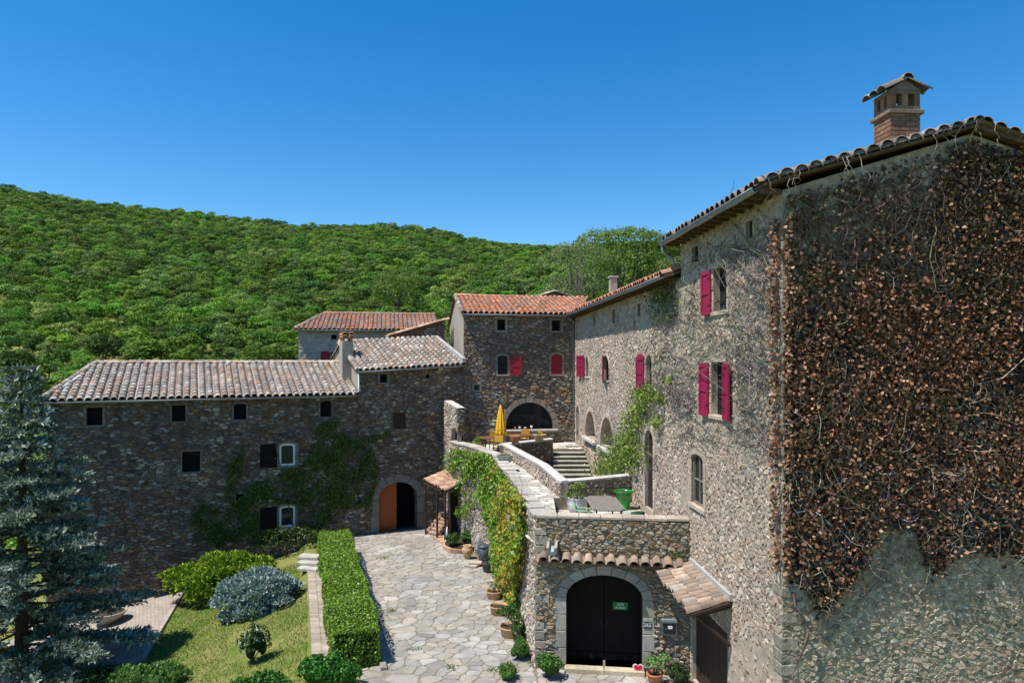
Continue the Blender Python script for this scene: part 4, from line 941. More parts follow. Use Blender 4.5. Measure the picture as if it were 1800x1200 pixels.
# diagonal parapet along the walkway, low wall on the terrace and retaining wall by the steps
pw = root('parapet_wall', (.6, 31, 4), 'bending parapet wall with pale rounded coping beside the walkway and steps', 'wall')
DP = [(-.43, 34.8, 5.3), (1.19, 28.6, 5.21), (1.85, 26.1, 4.93)]
def coped(bld, A, B, za, zb, zb0, zb1, pal, mat='stone_sun', mort='mortar_sun', th=.34, cop=True, name='wall', ind=120):
    p = Plane(A, B); wl = wall(bld, p, [(0, zb0), (p.L, zb1), (p.L, zb-.09), (0, za-.09)], [], mat, mort, pal, .22, .125, joint=.01, hgt=(.01, .045), ind=ind, name=name)
    mb = MB(); mb.prism([p.to3(0, zb0-1.2, -.02), p.to3(p.L, zb1-1.2, -.02), p.to3(p.L, zb-.1, -.02), p.to3(0, za-.1, -.02)], -p.n*(th-.04)); mb.build('wall_core', M[mort], bld)
    if cop:
        prof = [(-th-.03, -.1), (-th-.03, -.03), (-th+.08, .01), (-.08, .01), (.03, -.03), (.03, -.1)]
        mb = MB(); mb.prism([p.to3(0, za+z, h) for h, z in prof], p.to3(p.L, zb)-p.to3(0, za)); mb.build('coping', M['coping'], bld)
    return p
coped(pw, DP[0][:2], DP[1][:2], DP[0][2], DP[1][2], 4.6, 4.35, SW); coped(pw, DP[1][:2], DP[2][:2], DP[1][2], DP[2][2], 4.35, 3.75, SW)
lo = root('low_wall', (3.3, 26.8, 3.85), 'low dark stone wall with white coping behind the grey table', 'wall')
coped(lo, (1.85, 26.1), (4.83, 27.6), 4.93, 4.93, 3.8, 3.8, SG, 'stone_gable', 'mortar_gate', ind=250)
rt = root('retaining_wall', (1, 36, 3), 'shaded retaining wall carrying clay pots above the steps', 'wall')
coped(rt, (-.43, 34.8), (2.24, 37.3), 5.3, 5.3, 2.6, 2.6, SH, 'stone_shade', 'mortar', ind=200)
stp = root('stone_steps', (3.2, 36, 2.9), 'flight of worn stone steps beside the sunny facade', 'steps')
for k in range(11):
    z = TZ1-.175*(k+1)+.0; y1 = 38.0-.42*k; xr = 7-.0783*(y1-.2)-.02
    mb = MB(); mb.box(((2.2+xr)/2, y1-.21, z-.03+.02), (xr-2.2, .5, .06), -.0, tint=(.33, .31, .26), bev=.02); mb.build('tread', M['dressed'], stp)
    mb = MB(); mb.box(((2.2+xr)/2, y1-.17, z-.13), (xr-2.25, .4, .17), tint=(.2, .17, .12), bev=.01); mb.build('riser', M['dressed'], stp)  # riser tint darker than the tread, its shade put into the colour
pit = slab([(1.85, 26.2), (4.8, 27.7), (4.4, 33.5), (2.2, 37.3), (-.4, 34.8)], 2.2, 2.7, 'stairwell_floor', M['cement'], stp)
mb = MB(); P = [Vector((3.98, 38.6, 5.5)), Vector((4.05, 37.9, 5.52)), Vector((4.3, 33.2, 3.75))]
mb.tube(P, .028, 8); rl = mb.build('handrail', M['pink'], None, smooth=True); tag(rl, 'thin pale pink handrail sloping down beside the stone steps', 'handrail')
mb = MB(); mb.box((3.45, 38.9, 4.67), (.75, .45, .03), .05, bev=.01); tag(mb.build('doormat', M['woodgrey'], None), 'small doormat at the head of the stone steps', 'doormat')

# ruined stub of wall with a little arched opening
sb = root('wall_stub', (-3.4, 38.2, 0), 'narrow ruined wall stub with small arched opening at the top of the ivy wall', 'wall')
pK = Plane((-3.86, 39.0), (-2.98, 37.15))
kh = pK.hole(793, 804, 752, 781, arch=1., w=.0, fill='dark', depth=.25)  # opening backed by a black panel that stands in for shade
kh['z0'] = 4.95
ppx = [pK.px(781, 707), pK.px(805, 716)]
wall(sb, pK, [(0, 4.9), (pK.L, 4.9), (pK.L, 6.95), (0, 7.25)], [kh], 'stone_sun', 'mortar_sun', SW, .2, .14, ind=200, joint=.014)
e = pK.to3(pK.L, 0, 0); pK2 = Plane((e.x, e.y), tuple((e-pK.n*.45).xy)); wall(sb, pK2, [(0, 4.9), (.45, 4.9), (.45, 6.8), (0, 6.95)], [], 'stone_shade', 'mortar', SH, .22, .15, ind=100, name='end_face')  # darker stone and mortar here paint in the shade of this face
mb = MB(); mb.prism([pK.to3(0, 4.9, -.45), pK.to3(kh['u0'], 4.9, -.45), pK.to3(kh['u0'], 7.1, -.45), pK.to3(0, 7.25, -.45)], pK.n*.02); mb.prism([pK.to3(kh['u0'], kh['z1'], -.45), pK.to3(pK.L, kh['z1'], -.45), pK.to3(pK.L, 6.95, -.45), pK.to3(kh['u0'], 7.1, -.45)], pK.n*.02)
mb.build('rear_face', M['mortar_sun'], sb)
mb = MB(); mb.prism([pK.to3(0, 7.24, .0), pK.to3(pK.L, 6.94, 0), pK.to3(pK.L, 6.94, -.45), pK.to3(0, 7.24, -.45)], (0, 0, .03)); mb.build('wall_top', M['coping'], sb)

# ================================================================== SHED in the courtyard corner
cs = root('lean_to_shed', (-4.1, 37, 0), 'little open wood store with clay tiled roof in the courtyard corner beside the orange door', 'shed')
e0, e1 = Vector((-4.85, 37.75, 2.95)), Vector((-3.45, 35.55, 2.75)); w0, w1 = Vector((-3.75, 38.55, 3.35)), Vector((-2.55, 36.0, 3.15))
rc = roof_plane(cs, e0, e1, w1, w0, 'warm', sp=.3, expo=.4, thick=.06, under='woodbrown')
for p, nm in ((Vector((-4.75, 37.6, 0)), 'post'), (Vector((-3.5, 35.75, 0)), 'post'), (Vector((-4.0, 36.5, 0)), 'post')):
    mb = MB(); mb.tube([p, p+Vector((0, 0, 2.8))], .06, 6); mb.build(nm, M['woodbrown'], cs)
mb = MB(); mb.tube([Vector((-4.8, 37.7, 2.78)), Vector((-3.45, 35.65, 2.62))], .06, 6); mb.build('beam', M['woodbrown'], cs)
mb = MB(); mb.box((-3.05, 36.35, 1.3), (.05, .9, 2.5), -.5); mb.build('side_boards', M['woodbrown'], cs)
for k in range(6):
    mb = MB(); mb.box((-4.3+.13*k, 37.55+.1*k, .1+.17*k), (.95, .34, .15), -.75, tint=(.42, .27, .18), bev=.02); mb.build('step', M['dressed'], cs)
mb = MB(); mb.box((-3.75, 36.3, .05), (.5, 1.3, .09), .5, tint=(.45, .28, .19), bev=.015); mb.build('brick_edge', M['dressed'], cs)

# ================================================================== PLANTS: builders
def shell_points(n, lobes, zmin=None):
    """points and normals spread over the outer skin of a set of ellipsoid lobes"""
    L = np.array([l[:3] for l in lobes], float); S = np.array([l[3:6] for l in lobes], float)
    k = nr.choice(len(lobes), n, p=(S.prod(1)**.667)/(S.prod(1)**.667).sum())
    d = nr.normal(0, 1, (n, 3)); d[:, 2] = np.abs(d[:, 2])*.8+d[:, 2]*.35; d /= np.linalg.norm(d, axis=1)[:, None]
    P = L[k]+d*S[k]*nr.uniform(.8, 1.06, (n, 1)); nn = d/S[k]; nn /= np.linalg.norm(nn, axis=1)[:, None]
    # throw away what lies deep inside another lobe
    q = ((P[:, None, :]-L[None])/S[None]); inside = ((q**2).sum(2) < .55).any(1)
    if zmin is not None: inside |= P[:, 2] < zmin
    return P[~inside], nn[~inside]
def blob(name, lobes, mat, parent, tint, sc=.8):
    mb = MB()
    for l in lobes:
        n, m = 10, 6; vs_, fs = [], []
        for i in range(m+1):
            ph = math.pi*i/m-math.pi/2
            for k in range(n):
                a = 2*math.pi*k/n; g = sc*rnd.uniform(.85, 1.1); vs_.append((l[0]+l[3]*g*math.cos(ph)*math.cos(a), l[1]+l[4]*g*math.cos(ph)*math.sin(a), l[2]+l[5]*g*math.sin(ph)))
        for i in range(m):
            for k in range(n): fs.append((i*n+k, i*n+(k+1) % n, (i+1)*n+(k+1) % n, (i+1)*n+k))
        mb.add(vs_, fs, tint)
    return mb.build(name, mat, parent)
GREEN = [(.055, .14, .018), (.08, .19, .025), (.04, .10, .014), (.11, .23, .035)]
DKGRN = [(.025, .065, .014), (.035, .09, .018), (.05, .12, .022)]
YGRN = [(.22, .32, .02), (.16, .25, .018), (.28, .38, .03), (.11, .18, .015)]
BLUE = [(.23, .31, .265), (.30, .39, .34), (.17, .235, .20), (.38, .46, .41)]
def bush(name, loc, R, label, pal, n=1500, size=.09, cat='shrub', lobes=10, flat=.8, stem=True, mat='leaf', flowers=None, spread=.8, group=None, aspect=.6, core=.72):
    t = root(name, loc, label, cat, group, local=True)
    ls = []
    for k in range(lobes):
        a = rnd.uniform(0, 6.28); r = R[0]*.62*math.sqrt(rnd.random()); s = rnd.uniform(.34, .55)
        ls.append((r*math.cos(a), r*math.sin(a)*R[1]/R[0], R[2]*rnd.uniform(.35, .78)*(1-.35*(r/R[0])), R[0]*s, R[1]*s, R[2]*s*flat))
    P, nn = shell_points(n, ls, .02); f = leaves_mesh('foliage', P, nn, size, pal, mat, spread=spread, aspect=aspect); fo = link('foliage', f, t); fo['kind'] = 'stuff'
    mb = MB()
    for k in range(5):
        l = ls[k % len(ls)]; mb.tube([(rnd.uniform(-.05, .05), rnd.uniform(-.05, .05), -.05), (l[0]*.4, l[1]*.4, l[2]*.5), l[:3]], [.03, .02, .012], 5, (.10, .07, .05))
    mb.build('stems', M['twig'], t)
    if core: blob('inner_twigs', [tuple(l[:3])+tuple(x*core for x in l[3:]) for l in ls], M['twig'], t, tuple(c*.45 for c in pal[0]), 1)
    if flowers:
        k = nr.choice(len(P), min(len(P), flowers[1]), replace=False); fm = leaves_mesh('flowers', P[k]+nn[k]*.03, nn[k], size*1.1, flowers[0], 'leaf', aspect=.9, spread=.4); link('flowers', fm, t)['kind'] = 'stuff'
    return t

# ---- clipped hedge
hd = root('hedge', (-6.9, 27.5, 0), 'long clipped green hedge between the courtyard paving and the lawn', 'hedge')
hA, hB_ = Vector((-4.83, 21.15, -.1)), Vector((-8.75, 33.6, -.1)); hdir = (hB_-hA).normalized(); hsd = Vector((hdir.y, -hdir.x, 0)); hlen = (hB_-hA).length; hw, hh = .72, 1.3
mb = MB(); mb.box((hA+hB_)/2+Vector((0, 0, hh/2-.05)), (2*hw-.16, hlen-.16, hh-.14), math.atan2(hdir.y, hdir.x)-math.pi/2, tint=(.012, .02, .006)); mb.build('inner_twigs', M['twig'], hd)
C, Nn = [], []
def hp(s, w_, z): return hA+hdir*s+hsd*w_+Vector((0, 0, z))
up_ = Vector((0, 0, 1))
for _ in range(24000):
    r = rnd.random()
    if r < .46: p, n_ = hp(rnd.uniform(0, hlen), rnd.uniform(-hw, hw), hh+rnd.gauss(0, .03)), up_
    elif r < .93:
        sg = 1 if r < .72 else -1; p, n_ = hp(rnd.uniform(0, hlen), sg*(hw+rnd.gauss(0, .025)), rnd.uniform(0, hh)), hsd*sg
    else:
        e = rnd.random() < .6; p, n_ = hp((0 if e else hlen)+rnd.gauss(0, .025), rnd.uniform(-hw, hw), rnd.uniform(0, hh)), hdir*(-1 if e else 1)
    sw = .05*math.sin(p.y*2.1+p.z*3)+.04*math.sin(p.y*.8+1)+.03*math.sin(p.x*5+p.y*3.3); C.append(p+n_*sw); Nn.append(n_)
o = link('foliage', leaves_mesh('foliage', C, Nn, .088, [(.14, .27, .02), (.19, .34, .03), (.10, .20, .014), (.23, .37, .04), (.17, .24, .03)], spread=.75), hd); o['kind'] = 'stuff'

# ---- conifers of the lawn
def needles(C, D, per, ln, wd, pal, tip_mix=None):
    n = len(C); C = np.repeat(C, per, 0)+nr.normal(0, .025, (n*per, 3)); D = np.repeat(D, per, 0)
    a = D*.75+nr.normal(0, .55, (n*per, 3)); a[:, 2] += .25; a /= np.linalg.norm(a, axis=1)[:, None]
    b = np.cross(a, nr.normal(0, 1, (n*per, 3))); b /= np.linalg.norm(b, axis=1)[:, None]
    s = nr.uniform(.7, 1.25, (n*per, 1)); V = np.stack([C, C+a*ln*s*.55+b*wd*s, C+a*ln*s, C+a*ln*s*.55-b*wd*s], 1).reshape(-1, 3)
    pal = np.array(pal); t = pal[nr.integers(0, len(pal), n)]*nr.uniform(.75, 1.25, (n, 1))
    if tip_mix is not None: t = t*tip_mix[:, None]+np.array([(.045, .07, .035)])*(1-tip_mix[:, None])  # blends to dark green towards the inside of each branch
    t = np.repeat(t, per*4, 0)
    return np_mesh('needles', V, np.arange(len(V)).reshape(-1, 4), t, M['needle'])
def gz(x, y): return ground(x, y)
def conifer_bush(name, loc, R, label, pal, n):
    t = root(name, loc, label, 'shrub', local=True); ls = []
    for k in range(95):
        a = rnd.uniform(0, 6.28); e = rnd.uniform(-.45, 1.45); s = rnd.uniform(.13, .24); q = rnd.uniform(.62, .9)
        ls.append((R[0]*q*math.cos(a)*math.cos(e), R[1]*q*math.sin(a)*math.cos(e), R[2]*(.26+.66*q*math.sin(e)), R[0]*s, R[1]*s, R[2]*s*.62))
    P, nn = shell_points(n, ls, .02); nn = nn*np.array([1, 1, .8])+np.array([0, 0, .15]); fo = link('foliage', needles(P, nn, 2, .17, .04, pal), t); fo['kind'] = 'stuff'
    blob('inner_twigs', [(0, 0, R[2]*.42, R[0]*.68, R[1]*.68, R[2]*.42)], M['twig'], t, tuple(c*.3 for c in pal[0]), 1)
    mb = MB(); mb.tube([(0, 0, -.3), (0, 0, R[2]*.5)], [.12, .08], 8, (.1, .07, .05)); mb.build('stem', M['twig'], t); return t
conifer_bush('juniper_shrub', (-13.5, 31.9, gz(-13.5, 31.9)), (2.6, 1.8, 1.95), 'yellow-green spreading juniper at the foot of the low wing', YGRN, 15000)
conifer_bush('blue_spruce_shrub', (-10.75, 28.9, gz(-10.75, 28.9)-.22), (1.85, 1.6, 1.8), 'rounded silvery blue dwarf spruce on the lawn, in front of the yellow-green juniper', BLUE, 15000)

# ---- big blue spruce at the left edge
SPB = (-17.9, 24.9); sz = gz(*SPB)
sp = root('spruce_tree', (SPB[0], SPB[1], sz), 'tall blue spruce with silvery needles, at the left edge over the patio', 'tree', local=True)
TH = 12.1
mb = MB(); mb.tube([(0, 0, -.3), (0, 0, 1), (.05, 0, 5), (0, .05, 9), (0, 0, TH)], [.3, .24, .17, .09, .015], 10); mb.build('trunk', M['bark'], sp, smooth=True)
br = MB(); TC, TD, TT = [], [], []
z = 1.2
while z < TH-.2:
    f = 1-z/TH; Lb = 5.6*f**1.0; nb = 5; a0 = rnd.uniform(0, 6.28)
    for k in range(nb):
        a = a0+6.283*k/nb+rnd.uniform(-.25, .25); L = Lb*rnd.uniform(.72, 1.08); drop = -.18-.25*f; pts = []
        for s in np.linspace(0, 1, 6): pts.append(Vector((math.cos(a)*L*s, math.sin(a)*L*s, z+L*(drop*s+.22*s*s)+.3*f*math.sin(2.5*s))))
        br.tube(pts, [.05*f+.012, .04*f+.01, .03*f+.008, .02*f+.008, .012, .006], 4, (.07, .055, .045), cap=False)
        d0 = Vector((math.cos(a), math.sin(a), 0)); sd_ = Vector((-d0.y, d0.x, 0))
        ns = max(3, int(L/.22))
        for i in range(ns):
            s = .22+.78*(i+rnd.random())/ns; p = pts[0].lerp(pts[5], s); j = min(4, int(s*5)); p = pts[j].lerp(pts[j+1], s*5-j)
            for sg in (-1, 1):
                tl = (.25+.62*(1-s)*min(1, L/3)+.15)*rnd.uniform(.7, 1.15); dd = (d0*rnd.uniform(.45, .9)+sd_*sg*rnd.uniform(.6, 1)+Vector((0, 0, rnd.uniform(-.25, .12)))).normalized()
                m = max(2, int(tl/.09))
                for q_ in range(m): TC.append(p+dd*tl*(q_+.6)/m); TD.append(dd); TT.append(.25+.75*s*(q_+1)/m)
            TC.append(p); TD.append(d0); TT.append(.2+.5*s)
    z += rnd.uniform(.34, .56)*(.75+.6*f)
br.build('branches', M['twig'], sp, kind='stuff')
TC = np.array([tuple(v) for v in TC]); TD = np.array([tuple(v) for v in TD]); TT = np.array(TT)
if len(TC) > 19000: k = nr.choice(len(TC), 19000, replace=False); TC, TD, TT = TC[k], TD[k], TT[k]
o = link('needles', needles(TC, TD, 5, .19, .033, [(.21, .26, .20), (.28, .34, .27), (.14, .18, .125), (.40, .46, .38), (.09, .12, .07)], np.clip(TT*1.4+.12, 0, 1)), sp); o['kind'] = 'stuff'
print('spruce tufts', len(TC))

# ================================================================== GARDEN ground pieces
def pz(X, Y):      # patio plane
    t = (-14.6-.27*(Y-27))-X; return -1.78-.13*max(-.5, t)
PP = [(-14.0, 25.9), (-16.05, 33.3), (-16.2, 34.7), (-21.9, 32.5), (-25, 31), (-25, 25.6), (-18, 25.7)]
m, nt, b = nodes('small_patio_bricks'); L = nt.links; p = geo_pos(nt)
mp = N(nt, 'ShaderNodeMapping'); mp.inputs['Rotation'].default_value = (0, 0, .3); L.new(p, mp.inputs[0])
bt = N(nt, 'ShaderNodeTexBrick', Scale=1.0); bt.inputs['Color1'].default_value = (.34, .28, .23, 1); bt.inputs['Color2'].default_value = (.42, .355, .30, 1); bt.inputs['Mortar'].default_value = (.19, .16, .13, 1)
bt.inputs['Brick Width'].default_value = .22; bt.inputs['Row Height'].default_value = .11; bt.inputs['Mortar Size'].default_value = .012; L.new(mp.outputs[0], bt.inputs['Vector'])
ns = N(nt, 'ShaderNodeTexNoise', Scale=1.5, Detail=6, Roughness=.7); L.new(p, ns.inputs['Vector']); r1 = N(nt, 'ShaderNodeMapRange'); r1.inputs['From Min'].default_value = .3; r1.inputs['From Max'].default_value = .7; r1.inputs['To Min'].default_value = .72; r1.inputs['To Max'].default_value = 1.2; L.new(ns.outputs[0], r1.inputs[0])
vm = N(nt, 'ShaderNodeVectorMath', operation='SCALE'); L.new(bt.outputs[0], vm.inputs[0]); L.new(r1.outputs[0], vm.inputs['Scale']); L.new(vm.outputs[0], b.inputs['Base Color']); b.inputs['Roughness'].default_value = .9
bp = N(nt, 'ShaderNodeBump', Strength=.5, Distance=.02); L.new(bt.outputs[1], bp.inputs['Height']); bp.invert = True; L.new(bp.outputs[0], b.inputs['Normal']); M['patio'] = m
tag(slab(PP, -4.2, 0, 'patio', M['patio'], None, tops=[pz(x, y) for x, y in PP]), kind='structure')
mb = MB()
for k in range(14):
    a, b2 = (Vector((-14.0, 25.9, 0)).lerp(Vector((-16.05, 33.3, 0)), t) for t in (k/14, (k+1)/14)); c = (a+b2)/2; g = rnd.uniform(.85, 1.1)
    kb = MB(); kb.box(c+Vector((.0, 0, pz(c.x, c.y)-.08)), (.14, (b2-a).length-.012, .22), math.atan2((b2-a).y, (b2-a).x)-math.pi/2, tint=(.36*g, .33*g, .28*g), bev=.015); kb.build('kerb_stone', M['dressed'], bpy.data.objects['patio'])
for k in range(8):
    a, b2 = (Vector((-14.0, 25.84, 0)).lerp(Vector((-18.0, 25.64, 0)), t) for t in (k/8, (k+1)/8)); c = (a+b2)/2; g = rnd.uniform(.85, 1.1)
    kb = MB(); kb.box(c+Vector((0, 0, pz(c.x, c.y)-.08)), ((b2-a).length-.012, .14, .22), math.atan2((b2-a).y, (b2-a).x)-math.pi, tint=(.36*g, .33*g, .28*g), bev=.015); kb.build('kerb_stone', M['dressed'], bpy.data.objects['patio'])
# paver strip left of the hedge (a path), with two stone steps at its head
st = slab([(xl(20.5)+.02, 20.5), (xl(20.5)+.74, 20.5), (xl(31)+.74, 31), (xl(31)+.02, 31)], -.6, -.03, 'path', M['joint']); tag(st, kind='structure')
for k in range(74):
    y = 20.5+k*.142
    for c_ in range(2):
        off = .02+.36*c_; g = rnd.uniform(.8, 1.15); cc = Vector((xl(y+.07)+off+.18, y+.07, -.018))
        kb = MB(); kb.box(cc, (.35, .134, .03), .0, tint=(.36*g, .30*g, .235*g), bev=.006); kb.build('paver', M['flag'], st)
gs = root('garden_steps', (-9, 31.4, 0), 'two pale stone steps at the end of the paver path beside the hedge', 'steps')
for k in range(3):
    mb = MB(); mb.box((-9.25-.12*k, 31.25+.4*k, .04+.15*k), (1.0, .6, .16), -.25+.06*k, tint=(.46, .43, .37), bev=.03); mb.build('tread', M['dressed'], gs)
# kerb of the courtyard along the hedge
kr = root('kerb', (-5.9, 27, 0), 'low stone kerb in the shadow along the right foot of the hedge', 'kerb')
for k in range(34):
    t = (k+.5)/34; c = Vector((-3.93, 21.0, .03)).lerp(Vector((-8.0, 34.2, .03)), t); g = rnd.uniform(.8, 1.15)
    mb = MB(); mb.box(c, (.2, .395, .16), math.atan2(13.2, -4.07)-math.pi/2+rnd.uniform(-.03, .03), tint=(.30*g, .27*g, .23*g), bev=.03); mb.build('kerb_stone', M['dressed'], kr)
# grass blades
C, Nn = [], []
while len(C) < 26000:
    y = rnd.uniform(20.5, 33.5); x = rnd.uniform(-16.5, xl(y)-.02)
    if x < -14.-.277*(y-25.9)+.02 and y > 25.7: continue
    if math.sin(x*1.3+2*math.sin(y*.7))+math.sin(y*1.1+x*.4) < -1.2 and rnd.random() < .7: continue
    C.append((x, y, gz(x, y)+.02)); Nn.append((rnd.gauss(0, 1), rnd.gauss(0, 1), .3))
V, F = [], []
C = np.array(C); n = len(C); a = nr.uniform(0, 6.28, n); hgt = nr.uniform(.03, .075, n); wd = nr.uniform(.008, .016, n); dx, dy = np.cos(a), np.sin(a); lean = nr.normal(0, .025, (n, 2))
b0 = C+np.stack([dx*wd, dy*wd, -.02+0*a], 1); b1 = C-np.stack([dx*wd, dy*wd, .02+0*a], 1); t0 = C+np.stack([lean[:, 0], lean[:, 1], hgt], 1)
V = np.stack([b0, b1, t0], 1).reshape(-1, 3); pal = np.array([(.10, .19, .02), (.15, .22, .03), (.26, .25, .08), (.07, .15, .015)]); tt = np.repeat(pal[nr.integers(0, 4, n)], 3, 0)
tag(link('lawn_grass', np_mesh('lawn_grass', V, np.arange(3*n).reshape(n, 3), tt, M['leaf'])), 'short sunlit grass of the lawn between patio and path', 'grass', kind='stuff')

# ---- other shrubs and small plants
bush('flowering_shrub', (-8.9, 23.3, gz(-8.9, 23.3)), (.62, .6, 1.35), 'small shrub with white blossom standing alone on the lawn', DKGRN+[(.08, .16, .03)], 1500, .085, lobes=9, flowers=([(.6, .6, .55)], 60), core=.5)
mb = MB(); mb.tube([(0, 0, 1.0), (.05, 0, 1.5), (.0, .02, 2.0), (.06, 0, 2.35)], [.02, .015, .012, .005], 5, (.09, .08, .05)); o = mb.build('upright_shoot', M['twig'], bpy.data.objects['flowering_shrub'])
P = np.array([(rnd.gauss(.03, .07), rnd.gauss(0, .07), rnd.uniform(1.2, 2.4)) for _ in range(90)]); link('shoot_leaves', leaves_mesh('shoot_leaves', P, nr.normal(0, 1, P.shape), .09, DKGRN), bpy.data.objects['flowering_shrub'])['kind'] = 'stuff'
BR_ = [(.03, .13, .012), (.05, .18, .016), (.02, .09, .01), (.08, .24, .02)]
bush('garden_bush', (-5.35, 20.1, -.05), (.95, .6, .95), 'glossy bright green bush at the near end of the hedge', BR_, 2600, .11)
bush('garden_bush', (-7.6, 20.7, gz(-7.6, 20.7)), (1.0, .6, .75), 'low green bush at the bottom edge beside the flowering shrub', BR_, 2200, .1)
bush('garden_bush', (-12.2, 23.2, gz(-12.2, 23.2)), (1.5, .8, 1.0), 'broad green bush at the bottom edge of the lawn below the patio corner', GREEN, 3200, .1)
bush('garden_bush', (-14.3, 24.1, gz(-14.3, 24.1)), (1.0, .7, .8), 'dark green bush in the shade between the spruce and the bottom edge', DKGRN, 1800, .1)
bush('gate_bush', (1.05, 20.55, 0), (.5, .4, .75), 'light green leafy bush at the left foot of the black gate', GREEN+[(.16, .28, .05)], 1400, .075)
bush('gate_bush', (4.85, 20.1, 0), (.42, .35, .62), 'dense dark bush below the mailbox', [(.04, .08, .02), (.06, .11, .03), (.08, .12, .04)], 1500, .05)
bush('corner_bush', (.15, 21.9, 0), (.42, .45, .6), 'feathery green tuft at the corner of the terrace wall', [(.06, .15, .02), (.10, .2, .03)], 1500, .05)
bush('corner_bush', (.28, 22.9, 0), (.3, .4, 1.15), 'upright green plant with pink flowers against the terrace wall', GREEN, 900, .08, flowers=([(.55, .18, .26), (.6, .3, .35)], 45))
bush('edging_plants', (-.1, 20.4, 0), (.4, .35, .45), 'loose grassy weeds at the bottom of the courtyard near the terrace corner', [(.10, .2, .03), (.07, .15, .02)], 900, .06)

# ================================================================== CREEPERS
def in_poly(x, y, P):
    c = False; j = len(P)-1
    for i in range(len(P)):
        if (P[i][1] > y) != (P[j][1] > y) and x < (P[j][0]-P[i][0])*(y-P[i][1])/(P[j][1]-P[i][1])+P[i][0]: c = not c
        j = i
    return c
def pix_poly(P, n, dens=None):
    xs = [p[0] for p in P]; ys = [p[1] for p in P]; out = []; tries = 0
    while len(out) < n and tries < n*30:
        tries += 1; x, y = rnd.uniform(min(xs), max(xs)), rnd.uniform(min(ys), max(ys))
        if in_poly(x, y, P) and (dens is None or rnd.random() < dens(x, y)): out.append((x, y))
    return out
def fbm(x, y): return .5+.25*math.sin(x*.021+1.3*math.sin(y*.017))+.25*math.sin(y*.026+1.7*math.sin(x*.013+2))+.18*math.sin(x*.061+y*.043)
def on(pl, x, y, h): u, z = pl.px(x, y); return pl.to3(u, z, h)
AVOID = [(1226, 462, 1284, 560), (1228, 628, 1296, 745), (1208, 790, 1242, 895), (1300, 380, 1330, 425), (1212, 428, 1232, 464), (655, 842, 740, 940), (452, 772, 526, 826), (452, 882, 526, 934)]
def stems(pls, starts, nseg, step, rad, pal, drift, lift, mbx):
    for (x, y) in starts:
        pts = []; a = rnd.gauss(drift, .6); h = rnd.uniform(*lift); k = rnd.uniform(-.5, .5)
        for i in range(nseg):
            for pl in pls:
                u, z = pl.px(x, y)
                if pl is pE and z > 13.0+.28*min(u, 8.6-u): break
                if any(r[0] < x < r[2] and r[1] < y < r[3] for r in AVOID): break
                if -.05 <= u <= pl.L+.05: pts.append(pl.to3(u, z, h)); break
            a += k*.5+rnd.gauss(0, .45); x += math.cos(a)*step; y += math.sin(a)*step; h = max(.02, h+rnd.uniform(-.06, .07))
        if len(pts) > 2:
            r = rad*rnd.uniform(.6, 1.4); mbx.tube(pts, [r*(1-.6*i/len(pts)) for i in range(len(pts))], 3, tuple(c*rnd.uniform(.75, 1.2) for c in rnd.choice(pal)), cap=False)
# dry brown creeper on the gable
cr = root('dry_creeper', (9, 14.9, 0), 'dead brown creeper with curled dry leaves hanging over the gable of the tall house', 'creeper')
PG1 = [(1378, 395), (1400, 420), (1450, 440), (1520, 425), (1600, 390), (1650, 340), (1690, 290), (1830, 260), (1830, 985), (1740, 965), (1690, 955), (1650, 1005), (1625, 985), (1605, 925), (1545, 920), (1520, 985), (1470, 1050), (1435, 1075), (1400, 1010), (1378, 1010)]
def dens(x, y): 
    d = .35+1.1*fbm(x, y); 
    yb = np.interp(x, [1378, 1400, 1450, 1520, 1600, 1650, 1700, 1830], [400, 465, 505, 495, 455, 420, 360, 300])+70*(fbm(x*2.3, y*2.3)-.5)+30*math.sin(x*.09)
    d *= min(1, max(.03, (y-yb+25)/120))
    if x < 1400: d *= .55+.45*math.sin(y*.05)
    if y > 900: d *= .6
    if x > 1700: d *= .75
    return max(.05, min(1, d))
pts = [(x, y+rnd.gauss(0, 13)) for x, y in pix_poly(PG1, 30000, dens)]
C = [on(pE, x, y, abs(rnd.gauss(.03, .1))+.05) for x, y in pts]
DRY = [(.23, .10, .052), (.29, .135, .072), (.14, .062, .035), (.36, .195, .11), (.085, .04, .026), (.25, .112, .058), (.43, .26, .16)]
o = link('dry_leaves', leaves_mesh('dry_leaves', C, np.tile(tuple(pE.n), (len(C), 1)), .09, DRY, 'drymat', aspect=.75, spread=1.7, jit=.35), cr); o['kind'] = 'stuff'
pts = [(x, y+rnd.gauss(0, 10)) for x, y in pix_poly(PG1, 15000, lambda x, y: 1 if y > 560 else (.6 if x > 1640 else .15))]
C = [on(pE, x, y, rnd.uniform(.012, .07)) for x, y in pts]
o = link('gap_shade_leaves', leaves_mesh('gap_shade_leaves', C, np.tile(tuple(pE.n), (len(C), 1)), .12, [(.035, .02, .013), (.05, .028, .018), (.025, .016, .011)], 'drymat', aspect=.8, spread=.5), cr); o['kind'] = 'stuff'  # added near-black layer, painting the shaded gaps between the dry leaves
pts = pix_poly([(1362, 390), (1384, 380), (1386, 1010), (1366, 1000)], 1300, lambda x, y: .3+.7*fbm(x*3, y*2))
C = []
for x, y in pts:
    pl = pE if x > 1376 else pT; C.append(on(pl, x, y, rnd.uniform(.03, .2)))
o = link('corner_leaves', leaves_mesh('corner_leaves', C, np.tile((-.5, -.8, 0), (len(C), 1)), .102, DRY, 'drymat', aspect=.75, spread=.9), cr); o['kind'] = 'stuff'
mb = MB(); ST = [(.27, .22, .18), (.20, .16, .125), (.34, .30, .26), (.15, .12, .095)]
stems([pE], pix_poly(PG1, 900, lambda x, y: .25+.75*min(1, max(0, (y-600)/250))), 6, 9, .007, ST, .9, (.06, .17), mb)
